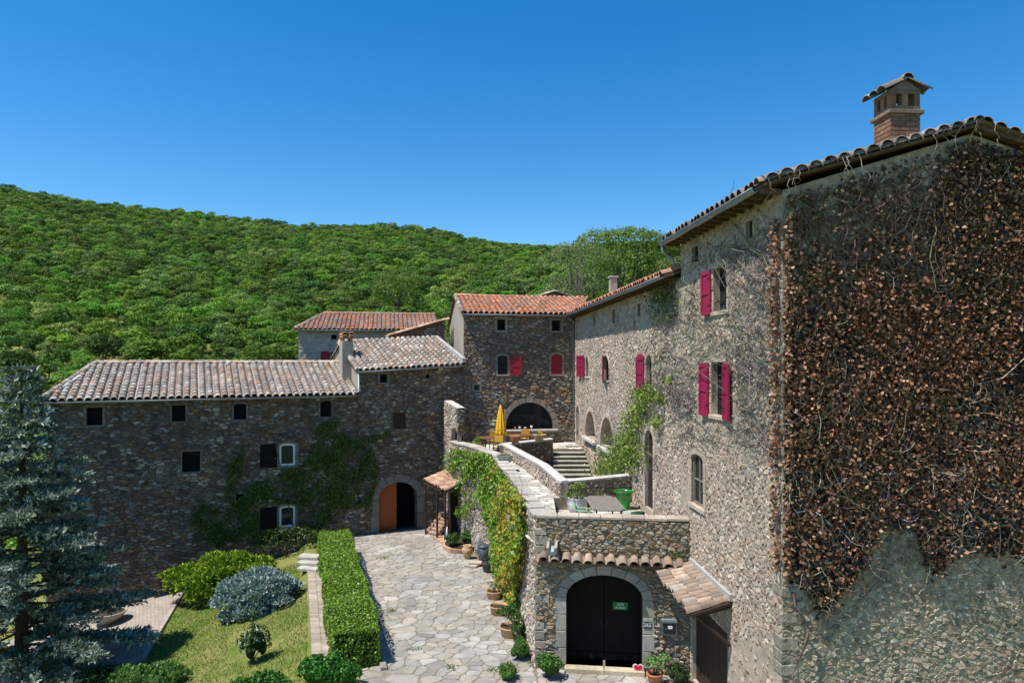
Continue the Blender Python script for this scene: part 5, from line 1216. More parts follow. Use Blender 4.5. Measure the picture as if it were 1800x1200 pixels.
stems([pE], pix_poly(PG1, 170, lambda x, y: .1+.9*min(1, max(0, (y-620)/200))), 6, 9, .011, [(.40, .36, .31), (.33, .28, .23)], .9, (.12, .22), mb)
stems([pE], [(rnd.uniform(1385, 1800), rnd.uniform(300, 900)) for _ in range(170)], 9, 26, .012, [(.14, .11, .085), (.2, .16, .13)], 1.57, (.03, .1), mb)
stems([pE], [(rnd.uniform(1390, 1800), 640+rnd.uniform(-20, 40)-.0*0) for _ in range(20)], 12, 30, .012, ST, 1.57, (.05, .15), mb)
for k in range(24):      # whips dangling off the verge
    t = rnd.random(); p = (c1_ := V3(PR2, 13.35, nR*.5, dR*.36)).lerp(c1_+bR*4.8+Vector((0, 0, 1.38)), t) if k % 3 else V3(PR2, 14.75-.3*4*t, bR*(4.3+4*t), dR*.36)
    q_ = [p]; a = rnd.uniform(-.3, .3)
    for i in range(6): q_.append(q_[-1]+Vector((rnd.gauss(a*.1, .06), -rnd.uniform(-.02, .05), -rnd.uniform(.02, .16))))
    mb.tube(q_, [.01, .009, .008, .007, .006, .004, .003], 3, rnd.choice(ST), cap=False)
stems([pE], [(rnd.uniform(1385, 1800), rnd.uniform(260, 520)) for _ in range(420)], 9, 15, .01, [(.09, .07, .055), (.13, .1, .08)], 1.5, (.02, .1), mb)
mb.build('stems', M['twig'], cr, kind='stuff')
pts = [(x, y) for x, y in ((rnd.uniform(1382, 1810), rnd.uniform(215, 560)) for _ in range(14000)) if y > 340-.31*min(x-1375, 2*325-(x-1375))+8 and (x > 1660 or rnd.random() < .22+.5*max(0, fbm(x*2, y*1.5)-.45))]
C = [on(pE, x, y, rnd.uniform(.03, .2)) for x, y in pts]
o = link('upper_shade_leaves', leaves_mesh('upper_shade_leaves', C, np.tile(tuple(pE.n), (len(C), 1)), .1, [(.10, .06, .035), (.14, .08, .045), (.07, .045, .03), (.08, .075, .03)], 'drymat', aspect=.75, spread=.9), cr); o['kind'] = 'stuff'  # creeper leaves, darkened and thickened to stand in for shade below the verge
mb = MB(); stems([pE], [(1398, 990), (1392, 1040)], 11, 22, .035, [(.16, .13, .1)], 1.55, (.06, .1), mb); mb.build('old_stem', M['twig'], cr)
# bare creeper on the sunny facade
bc = root('bare_creeper', (5.5, 18, 0), 'leafless grey creeper stems spread over the facade round the wine-red shutters', 'creeper')
mb = MB()
def bden(x, y): return max(0, min(1, 1.25*fbm(x*2.2, y*1.6)-.25))
stems([pT, pR], pix_poly([(1205, 440), (1375, 370), (1378, 700), (1360, 790), (1300, 760), (1215, 720)], 330, bden), 9, 9, .009, [(.17, .14, .125), (.12, .10, .09), (.24, .2, .175)], 1.3, (.015, .07), mb)
stems([pT, pR], [(rnd.uniform(1290, 1372), rnd.uniform(390, 760)) for _ in range(150)], 10, 13, .009, [(.20, .165, .14), (.13, .11, .095)], 1.6, (.02, .09), mb)
stems([pR, pT], pix_poly([(1150, 520), (1210, 560), (1225, 790), (1180, 760), (1160, 640)], 150, bden), 8, 7, .010, [(.17, .14, .125), (.12, .10, .09)], 1.5, (.015, .06), mb)
mb.build('stems', M['twig'], bc, kind='stuff')
# green and yellow ivy on the outer wall of the terrace
iv = root('ivy', (-.8, 30, 0), 'thick green and yellow ivy cascading down the outer wall of the terrace', 'ivy')
P1 = [(782, 800), (800, 782), (830, 786), (868, 790), (884, 818), (905, 842), (926, 870), (931, 930), (928, 975), (918, 1030), (905, 1075), (893, 1070), (884, 1030), (876, 985), (866, 935), (858, 890), (845, 872), (832, 888), (818, 905), (812, 880), (798, 850), (783, 842)]
def wallhit(x, y):
    best = None
    for p in segs:
        u, z = p.px(x, y)
        if -.02 <= u <= p.L+.02: best = (p, u, z)
    return best
C, Nn, T = [], [], []
YEL = [(.34, .31, .03), (.40, .33, .045), (.27, .29, .03), (.42, .27, .05)]; IVG = [(.13, .24, .02), (.18, .31, .03), (.09, .18, .015), (.23, .35, .045)]
for x, y in pix_poly(P1, 11500, lambda x, y: 1 if x > 850 else max(.1, min(1, 1.7*fbm(x*2.5, y*2.5)-.2))):
    hit = wallhit(x, y+6)
    if not hit: continue
    p, u, z = hit; bulge = .10+.28*max(0, fbm(x*2, y*2)); C.append(p.to3(u, min(z, 5.7), rnd.uniform(.03, bulge+.12))); Nn.append(tuple(p.n+Vector((0, 0, .4))))
    yel = x > 858 and (fbm(x*3+40, y*2.2) > .62) or (x > 885 and y > 840 and rnd.random() < .42); T.append(rnd.choice(YEL if yel and rnd.random() < .8 else IVG))
V, F = leaf_arrays(np.array([tuple(c) for c in C]), np.array(Nn), .145, .8, .6); tt = np.repeat(np.array(T)*nr.uniform(.75, 1.2, (len(T), 1)), 4, 0)
o = link('leaves', np_mesh('leaves', V, F, tt, M['leaf']), iv); o['kind'] = 'stuff'
mb = MB(); stems(segs, pix_poly(P1, 90), 7, 14, .016, [(.12, .09, .06)], 1.6, (.03, .08), mb); mb.build('stems', M['twig'], iv, kind='stuff')
# dark ivy on the shaded left walls
il = root('ivy', (-12, 36, -1), 'dark flat ivy spreading over the shaded wall round the white windows', 'ivy')
polys = [([(395, 905), (440, 850), (530, 818), (560, 770), (600, 760), (655, 790), (665, 830), (650, 890), (600, 895), (560, 935), (470, 960), (400, 950), (355, 940)], 7200), ([(540, 800), (560, 745), (600, 738), (575, 770), (556, 830)], 600), ([(395, 870), (405, 790), (430, 775), (425, 830), (412, 900)], 420), ([(560, 790), (680, 758), (690, 765), (600, 800)], 350), ([(330, 900), (350, 880), (400, 900), (395, 960), (340, 960)], 500)]
C, Nn = [], []
for P, n in polys:
    for x, y in pix_poly(P, n, lambda x, y: max(.12, min(1, 1.7*fbm(x*4.2, y*4.2)-.25))):
        if (455 < x < 523 and (774 < y < 824 or 884 < y < 932)) or (664 < x < 735 and y > 845): continue
        pl = pL if x < 629 else pG; C.append(on(pl, x, y, rnd.uniform(.05, .16))); Nn.append(tuple(pl.n))
o = link('leaves', leaves_mesh('leaves', C, Nn, .14, [(.06, .10, .016), (.085, .13, .02), (.11, .15, .022), (.042, .075, .013)], aspect=.8, spread=.5), il); o['kind'] = 'stuff'
mb = MB(); stems([pL, pG], [(560, 930), (570, 930), (540, 930), (585, 920), (520, 940), (420, 940), (400, 950)], 14, 18, .03, [(.09, .07, .05)], -1.3, (.03, .06), mb); mb.build('stems', M['twig'], il, kind='stuff')
# leafy bramble at the foot of that wall, catching the sun
bush('climbing_shrub', (-11.6, 35.2, gz(-11.6, 35.2)), (2.2, .4, 1.5), 'pale-leaved climbing shrub at the foot of the low wing, behind the blue dwarf spruce', [(.09, .13, .035), (.13, .17, .06), (.05, .09, .02)], 2600, .12, core=0, lobes=16)
# vine climbing the sunny facade
vn = root('climbing_vine', (4.8, 27.5, 3.9), 'light green climbing vine on the sunny facade beside the arched door', 'vine')
path = [(1075, 835, 34), (1085, 815, 34), (1095, 795, 26), (1108, 770, 22), (1118, 745, 20), (1128, 720, 20), (1138, 700, 17), (1150, 690, 14), (1128, 690, 10), (1160, 740, 10), (1120, 800, 22), (1183, 668, 5), (1168, 700, 8)]
C = []
for x0, y0, s in path:
    for _ in range(int(s*s*.75)+26):
        x, y = rnd.gauss(x0, s*.5), rnd.gauss(y0, s*.6); 
        if y > 845: continue
        u, z = pR.px(x, y); C.append(pR.to3(min(u, pR.L+3), z, abs(rnd.gauss(.08, .15))+.04))
o = link('leaves', leaves_mesh('leaves', C, np.tile(tuple(nR), (len(C), 1)), .13, [(.16, .25, .035), (.21, .30, .05), (.11, .18, .025), (.26, .32, .07)], spread=.9), vn); o['kind'] = 'stuff'
mb = MB(); stems([pR], [(1088, 836), (1095, 836), (1102, 836)], 11, 14, .02, [(.18, .14, .1)], -1.15, (.04, .1), mb); mb.build('stems', M['twig'], vn, kind='stuff')
hv = root('hanging_vine', (5.2, 22.3, 11), 'green creeper hanging in the shade under the gutter of the long sunny wing', 'vine')
C = [on(pR, rnd.gauss(1172, 13), rnd.gauss(525, 22), rnd.uniform(.04, .25)) for _ in range(480)]
o = link('leaves', leaves_mesh('leaves', C, np.tile(tuple(nR), (len(C), 1)), .12, [(.07, .12, .02), (.10, .16, .03)]), hv); o['kind'] = 'stuff'
mb = MB(); stems([pR], [(rnd.uniform(1155, 1190), 500) for _ in range(14)], 8, 10, .01, [(.14, .12, .08)], 1.57, (.03, .1), mb); mb.build('stems', M['twig'], hv, kind='stuff')
# mossy weeds on the tile row over the gate
C = [pQ.to3(rnd.choice((rnd.gauss(1.75, .25), rnd.gauss(2.9, .35), rnd.gauss(4.3, .2), rnd.gauss(.5, .2))), 3.6+abs(rnd.gauss(0, .1)), rnd.uniform(.0, .12)) for _ in range(900)]
tag(link('wall_weeds', leaves_mesh('wall_weeds', C, np.tile((0, -.4, 1.), (len(C), 1)), .06, [(.10, .14, .03), (.15, .16, .05), (.2, .17, .07)], aspect=.3)), 'yellowish weeds growing on the tile row over the black gate', 'weeds', kind='stuff')

# ================================================================== FURNITURE AND POTS
def pot(name, loc, prof, mat, label, plant=None, cat='pot', group=None, n=20, rfun=None, soil=None):
    t = root(name, loc, label, cat, group, local=True)
    mb = MB(); mb.lathe((0, 0, 0), prof, n, rfun=rfun); mb.build('body', M[mat], t, smooth=True)
    if soil: mb = MB(); mb.lathe((0, 0, soil[1]), [(.001, .02), (soil[0]*.6, .015), (soil[0], 0)], n); mb.build('soil', M['soil'], t)
    if plant:
        R, zz, cnt, sz, pal = plant[:5]; fl = plant[5] if len(plant) > 5 else None
        ls = [(rnd.gauss(0, R*.4), rnd.gauss(0, R*.4), zz+R*rnd.uniform(.1, 1.0), R*.55, R*.55, R*.5) for _ in range(6)]
        P, nn = shell_points(cnt, ls); k = link('foliage', leaves_mesh('foliage', P, nn, sz, pal, spread=.9), t); k['kind'] = 'stuff'
        mb = MB()
        for l in ls: mb.tube([(0, 0, soil[1] if soil else zz-.05), (l[0]*.5, l[1]*.5, zz+R*.2), l[:3]], [.012, .009, .005], 4, (.1, .09, .04))
        mb.build('stems', M['twig'], t)
        if fl: link('flowers', leaves_mesh('flowers', P[:fl[1]], nn[:fl[1]], sz*.9, fl[0], aspect=.9), t)['kind'] = 'stuff'
    return t
def rim(r, h, w=.05, foot=.65): return [(.001, 0), (r*foot, 0), (r*.86, h*.6), (r*.94, h*.86), (r, h*.88), (r, h), (r-w, h), (r-w, h*.8), (r*foot*.7, h*.25)]
pot('clay_pot', (.15, 35.25, 5.31), rim(.27, .36), 'terracotta', 'terracotta pot on the left of the retaining wall coping', soil=(.21, .3))
pot('clay_bowl', (1.46, 36.45, 5.31), rim(.36, .3, .04, .45), 'paleclay', 'wide clay bowl with a few stalks on the right of the retaining wall coping', (.2, .24, 120, .06, GREEN), soil=(.31, .25))
pot('clay_pot', (-1.95, 36.7, TZ1), rim(.26, .38), 'terracotta', 'terracotta pot of yellow-green leaves beside the ruined wall stub', (.33, .34, 420, .08, YGRN), soil=(.2, .32))
pot('clay_pot', (-1.62, 35.9, TZ1), rim(.2, .28), 'terracotta', 'small terracotta pot of dry stems in front of the round teak table', (.26, .28, 260, .06, [(.2, .13, .07), (.16, .14, .05)]), soil=(.15, .24))
tg = root('stone_trough', (-.33, 30.55, 5.0), 'grey concrete trough standing on the outer terrace wall', 'planter', local=True)
mb = MB(); 
vs_ = [(-.25, -.15, 0), (.25, -.15, 0), (.25, .15, 0), (-.25, .15, 0), (-.36, -.26, .32), (.36, -.26, .32), (.36, .26, .32), (-.36, .26, .32), (-.31, -.21, .32), (.31, -.21, .32), (.31, .21, .32), (-.31, .21, .32), (-.29, -.19, .26), (.29, -.19, .26), (.29, .19, .26), (-.29, .19, .26)]
mb.add(vs_, [(3, 2, 1, 0)]+[(a*4+k, a*4+(k+1) % 4, a*4+4+(k+1) % 4, a*4+4+k) for a in range(3) for k in range(4)]+[(12, 13, 14, 15)]); mb.build('body', M['concrete'], tg)
P = np.array([(rnd.uniform(-.26, .26), rnd.uniform(-.16, .16), .27+abs(rnd.gauss(0, .05))) for _ in range(260)]); link('foliage', leaves_mesh('foliage', P, np.tile((0, 0, 1.), (260, 1)), .06, [(.2, .22, .08), (.13, .17, .04)]), tg)['kind'] = 'stuff'
tg.rotation_euler.z = .15
pot('white_pot', (2.42, 25.35, TZ0), [(.001, 0), (.25, 0), (.34, .2), (.36, .42), (.33, .56), (.36, .6), (.31, .6), (.28, .5), (.2, .2)], 'ceramic_w', 'fat white ribbed pot with a leafy plant beside the low wall', (.42, .58, 900, .075, [(.16, .24, .05), (.22, .29, .07), (.11, .18, .03)]), rfun=lambda th, z: 1+.03*math.cos(8*th), n=40, soil=(.28, .52))
pot('green_pot', (4.28, 26.2, TZ0), [(.001, 0), (.3, 0), (.3, .03), (.22, .05), (.33, .62), (.37, .63), (.38, .7), (.33, .7), (.3, .6), (.2, .2)], 'ceramic_g', 'glossy green pot in the corner by the sunny facade', soil=(.31, .64))
bush('terrace_weeds', (4.93, 22.75, TZ0), (.28, .3, .42), 'small leafy plant at the foot of the sunny facade on the terrace', [(.16, .24, .05), (.11, .19, .03)], 420, .07, core=0)
bush('wall_sprig', (3.35, 26.3, TZ0+.1), (.2, .16, .62), 'thin yellowish sprig against the low wall between white and green pots', [(.22, .24, .07), (.16, .2, .05)], 240, .06, core=0)

# grey slatted table on the lower terrace
tb = root('garden_table', (3.22, 23.75, TZ0), 'long weathered grey slatted table on the lower terrace', 'table', local=True); tb.rotation_euler.z = .02
TW, TL = 1.12, 2.5
for k in range(9):
    x = -TW/2+TW*(k+.5)/9; cut = .14 if k in (0, 8) else 0
    mb = MB(); mb.box((x, 0, .725), (TW/9-.008, TL-.16-2*cut, .03), bev=.004); mb.build('slat', M['woodgrey'], tb)
for s in (-1, 1):
    mb = MB(); mb.prism([(-TW/2+.14, s*(TL/2-.075), .711), (TW/2-.14, s*(TL/2-.075), .711), (TW/2-.2, s*TL/2, .711), (-TW/2+.2, s*TL/2, .711)], (0, 0, .03)); mb.build('end_board', M['woodgrey'], tb)
    mb = MB(); mb.box((s*(TW/2-.14), 0, .68), (.04, TL-.4, .06)); mb.build('rail', M['iron'], tb)
    for q in (-1, 1): mb = MB(); mb.tube([(s*(TW/2-.16), q*(TL/2-.35), .7), (s*(TW/2-.1), q*(TL/2-.22), 0)], .028, 8); mb.build('leg', M['iron'], tb)
def plastic_chair(loc, rz, mat, label):
    t = root('garden_chair', loc, label, 'chair', 'garden chairs at the grey table', local=True); t.rotation_euler.z = rz     # faces +y
    mb = MB(); mb.box((0, 0, .44), (.46, .44, .03), bev=.012); mb.build('seat', M[mat], t)
    mb = MB(); n = 8; vs_ = []
    for i in range(n+1):
        x = -.23+.46*i/n; y = -.24+.05*(2*i/n-1)**2
        for zz, dy in ((.46, 0), (.66, -.04), (.86-.05*(2*i/n-1)**2, -.1)): vs_ += [(x, y+dy, zz), (x, y+dy-.022, zz)]
    fs = []
    for i in range(n):
        a, b2 = i*6, (i+1)*6
        for q in (0, 2): fs += [(a+q, b2+q, b2+q+2, a+q+2), (a+q+1, a+q+3, b2+q+3, b2+q+1)]
        fs += [(a+4, b2+4, b2+5, a+5), (a, a+1, b2+1, b2)]
    fs += [(0, 2, 3, 1), (2, 4, 5, 3), (n*6, n*6+1, n*6+3, n*6+2), (n*6+2, n*6+3, n*6+5, n*6+4)]
    mb.add(vs_, fs); mb.build('backrest', M[mat], t, smooth=True)
    for sx in (-1, 1):
        for sy in (-1, 1): mb = MB(); mb.tube([(sx*.2, sy*.18, .43), (sx*.24, sy*.24, 0)], [.024, .017], 8); mb.build('leg', M[mat], t)
        mb = MB(); mb.tube([(sx*.24, -.24, .66), (sx*.27, 0, .66), (sx*.26, .2, .63), (sx*.22, .2, .44)], .018, 8); mb.build('armrest', M[mat], t, smooth=True)
    return t
plastic_chair((2.42, 23.05, TZ0), -math.pi/2-.15, 'plastic_g', 'mint green plastic chair pushed up at the left of the grey table')
plastic_chair((4.02, 22.25, TZ0), .1, 'plastic_d', 'dark green chair of which only the back shows above the gate parapet')

# teak tables, canvas chairs and parasol on the upper terrace
def round_table(loc, r, label, ry=1.0):
    t = root('round_table', loc, label, 'table', 'teak tables on the upper terrace', local=True)
    for k in range(9):
        x0, x1 = -r+2*r*k/9+.004, -r+2*r*(k+1)/9-.004; pts = []
        circ = [(r*math.cos(6.2832*i/32), ry*r*math.sin(6.2832*i/32)) for i in range(32)]; po = clip(clip(circ, 1, 0, x1), -1, 0, -x0)
        mb = MB(); mb.prism([(x, y, .715) for x, y in po], (0, 0, .028)); mb.build('slat', M['teak'], t)
    for k in range(4):
        a = .785+k*1.571; mb = MB(); mb.tube([(r*.62*math.cos(a), ry*r*.62*math.sin(a), .72), (r*.7*math.cos(a), ry*r*.7*math.sin(a), 0)], .032, 6); mb.build('leg', M['teak'], t)
    mb = MB(); mb.box((0, 0, .69), (1.3*r, .07, .05)); mb.build('rail', M['teak'], t); return t
round_table((-1.1, 36.95, TZ1), .72, 'round teak table to the left, beneath the yellow parasol')
round_table((.45, 38.2, TZ1), .85, 'oval teak table to the right, nearer the arched window', .75)
def canvas_chair(loc, rz, label):
    t = root('canvas_chair', loc, label, 'chair', 'ochre canvas chairs on the upper terrace', local=True); t.rotation_euler.z = rz
    mb = MB(); mb.box((0, 0, .45), (.46, .44, .02), bev=.006); mb.build('seat', M['cushion'], t)
    mb = MB(); mb.box((0, -.27, .74), (.48, .018, .36), mat=Matrix.Rotation(-.12, 4, 'X') @ Matrix.Translation((0, .08, .03)), bev=.006); mb.build('backrest', M['cushion'], t)
    for sx in (-1, 1):
        mb = MB(); mb.tube([(sx*.26, -.25, 0), (sx*.26, -.22, .5), (sx*.26, -.3, .97)], .022, 6); mb.build('back_post', M['teak'], t)
        mb = MB(); mb.tube([(sx*.26, .22, 0), (sx*.26, .2, .66)], .022, 6); mb.build('leg', M['teak'], t)
        mb = MB(); mb.box((sx*.26, -.02, .67), (.05, .52, .025), bev=.006); mb.build('armrest', M['teak'], t)
    mb = MB(); mb.box((0, .2, .42), (.5, .03, .05)); mb.build('rail', M['teak'], t); return t
canvas_chair((-.72, 35.95, TZ1), .1, 'ochre canvas chair with its back to the walkway, nearest the parapet')
canvas_chair((-1.0, 38.15, TZ1), math.pi, 'ochre canvas chair behind the round teak table, below the parasol')
canvas_chair((.75, 39.25, TZ1), math.pi-.2, 'ochre canvas chair right of the parasol, facing out from under the arched window')
canvas_chair((1.5, 38.1, TZ1), math.pi/2+.5, 'ochre canvas chair turned sideways at the right end of the oval table')
pa = root('parasol', (-.62, 37.35, TZ1), 'closed yellow parasol standing on the upper terrace', 'parasol', local=True)
mb = MB(); mb.tube([(0, 0, .05), (0, 0, 2.5)], .024, 10); mb.build('pole', M['woodbrown'], pa, smooth=True)
mb = MB(); mb.lathe((0, 0, 0), [(.001, .0), (.26, 0), (.26, .05), (.06, .09), (.035, .3), (.03, .3)], 16); mb.build('base', M['concrete'], pa)
mb = MB(); mb.lathe((0, 0, 0), [(.20, .82), (.27, .86), (.275, .95), (.22, 1.35), (.16, 1.8), (.1, 2.2), (.055, 2.42), (.02, 2.5)], 48, rfun=lambda th, z: 1+(.16*math.cos(8*th)+.06*math.sin(3*th+z*2))*(1.1 if z < 2 else .5)); mb.build('canopy', M['yellow'], pa, smooth=True)
mb = MB(); mb.lathe((0, 0, 1.12), [(.27, 0), (.285, .03), (.27, .06)], 24); mb.build('tie_strap', M['cushion'], pa, smooth=True)
mb = MB(); mb.lathe((0, 0, 2.48), [(.02, 0), (.035, .03), (.02, .08), (.001, .1)], 10); mb.build('finial', M['woodbrown'], pa, smooth=True)

# ---- along the ivy wall in the courtyard
pot('half_barrel_pot', (-.72, 27.45, 0), rim(.33, .3, .03, .8), 'paleclay', 'shallow clay pot with bare twigs, farthest of the three pots under the ivy', (.25, .35, 110, .07, [(.1, .12, .05)]), group='pots under the ivy', soil=(.29, .22))
pot('half_barrel_pot', (-.5, 25.75, 0), rim(.36, .32, .03, .8), 'paleclay', 'shallow clay pot holding only soil, middle of the three pots under the ivy', group='pots under the ivy', soil=(.32, .24))
pot('half_barrel_pot', (-.05, 23.7, 0), rim(.4, .34, .035, .8), 'paleclay', 'wide clay pot with a dark leafy shrub, nearest of the three pots under the ivy', (.5, .4, 1100, .09, DKGRN+GREEN), group='pots under the ivy', soil=(.35, .26))
pot('clay_jar', (-2.15, 32.95, 0), [(.001, 0), (.13, 0), (.2, .18), (.27, .38), (.25, .5), (.17, .57), (.21, .64), (.17, .64), (.14, .56), (.2, .4), (.1, .1)], 'paleclay', 'round-bellied clay jar in front of the raised flower bed', cat='jar')
fb = root('flower_bed', (-2.75, 34.9, 0), 'small raised flower bed with a brick rim against the terrace wall', 'flower bed')
for k in range(13):
    a = 2.1+2.9*k/12; c = Vector((-2.45+1.05*math.cos(a), 35.1+1.35*math.sin(a), .1)); g = rnd.uniform(.8, 1.15)
    mb = MB(); mb.box(c, (.13, .3, .24), a, tint=(.42*g, .25*g, .16*g), bev=.02); mb.build('brick', M['dressed'], fb)
mb = MB(); mb.lathe((-2.45, 35.1, 0), [(.001, .2), (1.0, .17), (1.0, 0)], 20); mb.build('soil', M['soil'], fb)
bush('bed_plant', (-3.0, 34.6, .15), (.42, .4, .7), 'dense green plant at the left of the raised flower bed', DKGRN+GREEN, 1100, .08)
bush('bed_plant', (-2.15, 34.9, .15), (.5, .4, .75), 'looser green plant at the right of the raised flower bed', GREEN, 1100, .08)
mb = MB(); mb.tube([(-3.35+.0, 35.2+.38*math.cos(a), .45+.5*math.sin(a)) for a in np.linspace(-.6, 3.7, 16)], .03, 6); tag(mb.build('hoop', M['white'], None, smooth=True), 'white hoop leaning between the wood store and the flower bed', 'hoop')
rk = root('boulder', (-1.6, 33.7, 0), 'tall grey boulder leaning on the terrace wall behind the black bin', 'boulder')
poly = [(-.28, 0), (.3, 0), (.34, .5), (.2, 1.05), (-.02, 1.25), (-.22, .9)]
V, F = stone_geo(poly, .01, .5, lambda u, z, h=0: Vector((-1.55+u*.9, 33.75-h*.8+u*.3, z)), .7, .2); mb = MB(); mb.add(V, F, (.33, .32, .30)); mb.build('stone', M['flag'], rk)
bn = root('waste_bin', (-1.32, 32.2, 0), 'dark grey lidded bin beside the ivy wall', 'bin', local=True)
mb = MB(); mb.lathe((0, 0, 0), [(.001, 0), (.24, 0), (.29, .78), (.27, .78)], 20); mb.build('body', M['bin'], bn, smooth=True)
mb = MB(); mb.lathe((0, 0, .78), [(.31, 0), (.31, .05), (.2, .1), (.001, .12)], 20); mb.build('lid', M['bin'], bn, smooth=True)
for s in (-1, 1): mb = MB(); mb.tube([(s*.28, -.06, .6), (s*.33, -.05, .6), (s*.33, .05, .6), (s*.28, .06, .6)], .012, 6); mb.build('handle', M['iron'], bn)
pot('bucket', (-1.1, 30.9, 0), [(.001, 0), (.2, 0), (.27, .38), (.28, .4), (.25, .4), (.19, .05)], 'bin', 'low dark tub with a sprig in front of the grey bin', (.22, .36, 120, .07, DKGRN), cat='tub', soil=(.24, .33))
for k, (x, y, z, lb) in enumerate(((-1.85, 31.7, .05, 'lower flat stone slab stacked by the bin'), (-1.7, 31.85, .13, 'upper flat stone slab stacked by the bin'))):
    mb = MB(); mb.box((x, y, z), (.6, .42, .08), .3*k-.4, tint=(.42, .35, .28), bev=.02); tag(mb.build('stone_slab', M['dressed'], None), lb, 'slab', 'slabs by the bin')
bush('wall_plant', (-1.75, 34.35, 1.55), (.22, .22, .55), 'tuft of green growing out of the terrace wall above the flower bed', GREEN, 320, .07, core=0)

# ---- by the gate
def lettering(txt, size, mw, mat, parent, name='lettering', ex=.003):
    cu = bpy.data.curves.new(name, 'FONT'); cu.body = txt; cu.size = size; cu.align_x = 'CENTER'; cu.align_y = 'CENTER'; cu.extrude = ex
    ob = bpy.data.objects.new(name, cu); COL.objects.link(ob); dg = bpy.context.evaluated_depsgraph_get(); me = bpy.data.meshes.new_from_object(ob.evaluated_get(dg)); bpy.data.objects.remove(ob); me.materials.clear(); me.materials.append(M[mat])
    return link(name, me, parent, mw=mw)
RX = Matrix.Rotation(math.pi/2, 4, 'X')
def plate(pl, x0, x1, y0, y1, h, name, mat, label, cat, th=.012, bev=.003):
    u0, za = pl.px(x0, y0); u1, zb = pl.px(x1, y1); u, z = (u0+u1)/2, (za+zb)/2
    t = root(name, pl.to3(u, z, h), label, cat)
    mb = MB(); mb.box((0, 0, 0), (abs(u1-u0), th, abs(za-zb)), mat=pl.frame(u, z, h), bev=bev); mb.build('plate', M[mat], t)
    return t, u, z, abs(u1-u0), abs(za-zb)
t, u, z, sw, sh_ = plate(pQ, 1078, 1105, 1066, 1081, -.45, 'door_sign', 'signgreen', 'green sign reading GITE RURAL on the black gate', 'sign')
lettering('GITE', sh_*.42, pQ.frame(u, z+sh_*.2, -.44) @ RX, 'white', t); lettering('RURAL', sh_*.42, pQ.frame(u, z-sh_*.22, -.44) @ RX, 'white', t)
t, u, z, sw, sh_ = plate(pQ, 1131, 1145, 1091, 1103, .045, 'house_number', 'enamel', 'dark enamel house number plate on the right gate jamb', 'sign')
lettering('265', sh_*.8, pQ.frame(u, z, .054) @ RX, 'white', t)
u, z = pQ.px(1176, 1099); mbx_ = root('mailbox', pQ.to3(u, z, 0), 'grey metal mailbox set in the wall right of the gate', 'mailbox')
mb = MB(); mb.box((0, 0, 0), (.46, .2, .50), mat=pQ.frame(u, z, .02), bev=.01); mb.build('box', M['mailbox'], mbx_)
mb = MB(); mb.box((0, 0, 0), (.48, .06, .10), mat=pQ.frame(u, z+.2, .13), bev=.01); mb.build('flap', M['zinc'], mbx_)
mb = MB(); mb.box((0, 0, 0), (.36, .012, .28), mat=pQ.frame(u, z-.05, .126)); mb.build('door', M['iron'], mbx_)
mb = MB(); mb.box((0, 0, 0), (.13, .006, .09), mat=pQ.frame(u+.02, z-.0, .136)); mb.build('paper_label', M['white'], mbx_)
mb = MB(); mb.lathe(pQ.to3(u-.1, z-.06, .135), [(.001, -.015), (.015, -.01), (.015, .01), (.001, .015)], 8); mb.build('lock', M['zinc'], mbx_)
u, z = pQ.px(1121, 1170); ht = root('heart_sign', pQ.to3(u, z-.14, .1), 'red heart-shaped plaque with white rim at the foot of the gate', 'sign')
def heart(s): return [(s*.055*16*math.sin(a)**3/16*3.0, s*.055*(13*math.cos(a)-5*math.cos(2*a)-2*math.cos(3*a)-math.cos(4*a))/16*3.0) for a in np.linspace(0, 6.2832, 29)[:-1]]
fr = pQ.frame(u, z+.02, .16)
for s, y0, mt, nm in ((1.0, 0, 'white', 'rim'), (.78, -.012, 'heartred', 'face')):
    mb = MB(); mb.prism([fr @ Vector((x, y0, zz)) for x, zz in heart(s)][::-1], fr.to_3x3() @ Vector((0, -.014, 0))); mb.build(nm, M[mt], ht)
pot('clay_pot', (4.2, 20.1, 0), rim(.24, .34), 'terracotta', 'terracotta pot with a light green plant at the right foot of the gate', (.36, .42, 620, .085, [(.14, .28, .06), (.2, .34, .1), (.1, .2, .04)]), soil=(.19, .28))
C = []
while len(C) < 1500:
    k = rnd.randrange(1, 6); a, b2 = OUT[k], OUT[k+1]; t_ = rnd.random(); x, y = a[0]+(b2[0]-a[0])*t_-abs(rnd.gauss(0, .12)), a[1]+(b2[1]-a[1])*t_
    if rnd.random() < .25: x, y = rnd.choice(((-3.2, 22.5), (-1.9, 21.2), (-.6, 21.0), (-4.6, 26), (-2.5, 27.5), (-6.2, 33.), (-.4, 22.3))); x += rnd.gauss(0, .12); y += rnd.gauss(0, .1)
    if math.sin(y*3.1)+math.sin(y*1.3) > -.4: C.append((x, y, abs(rnd.gauss(.02, .04))))
tag(link('joint_weeds', leaves_mesh('joint_weeds', C, np.tile((0, 0, 1.), (len(C), 1)), .06, GREEN+[(.2, .2, .07)], aspect=.4)), 'small weeds between the flagstones and along the foot of the ivy wall', 'weeds', kind='stuff')
# concrete bowl on the patio
pot('planter_bowl', (-17.9, 30.3, pz(-17.9, 30.3)-.02), [(.001, .0), (.3, 0), (.32, .1), (.5, .25), (.72, .48), (.76, .56), (.70, .56), (.6, .4), (.3, .3)], 'concrete', 'wide concrete planter bowl on the brick patio under the spruce', (.5, .44, 500, .07, [(.12, .17, .03), (.2, .16, .06), (.16, .22, .05)]), cat='planter', n=28, soil=(.66, .48))
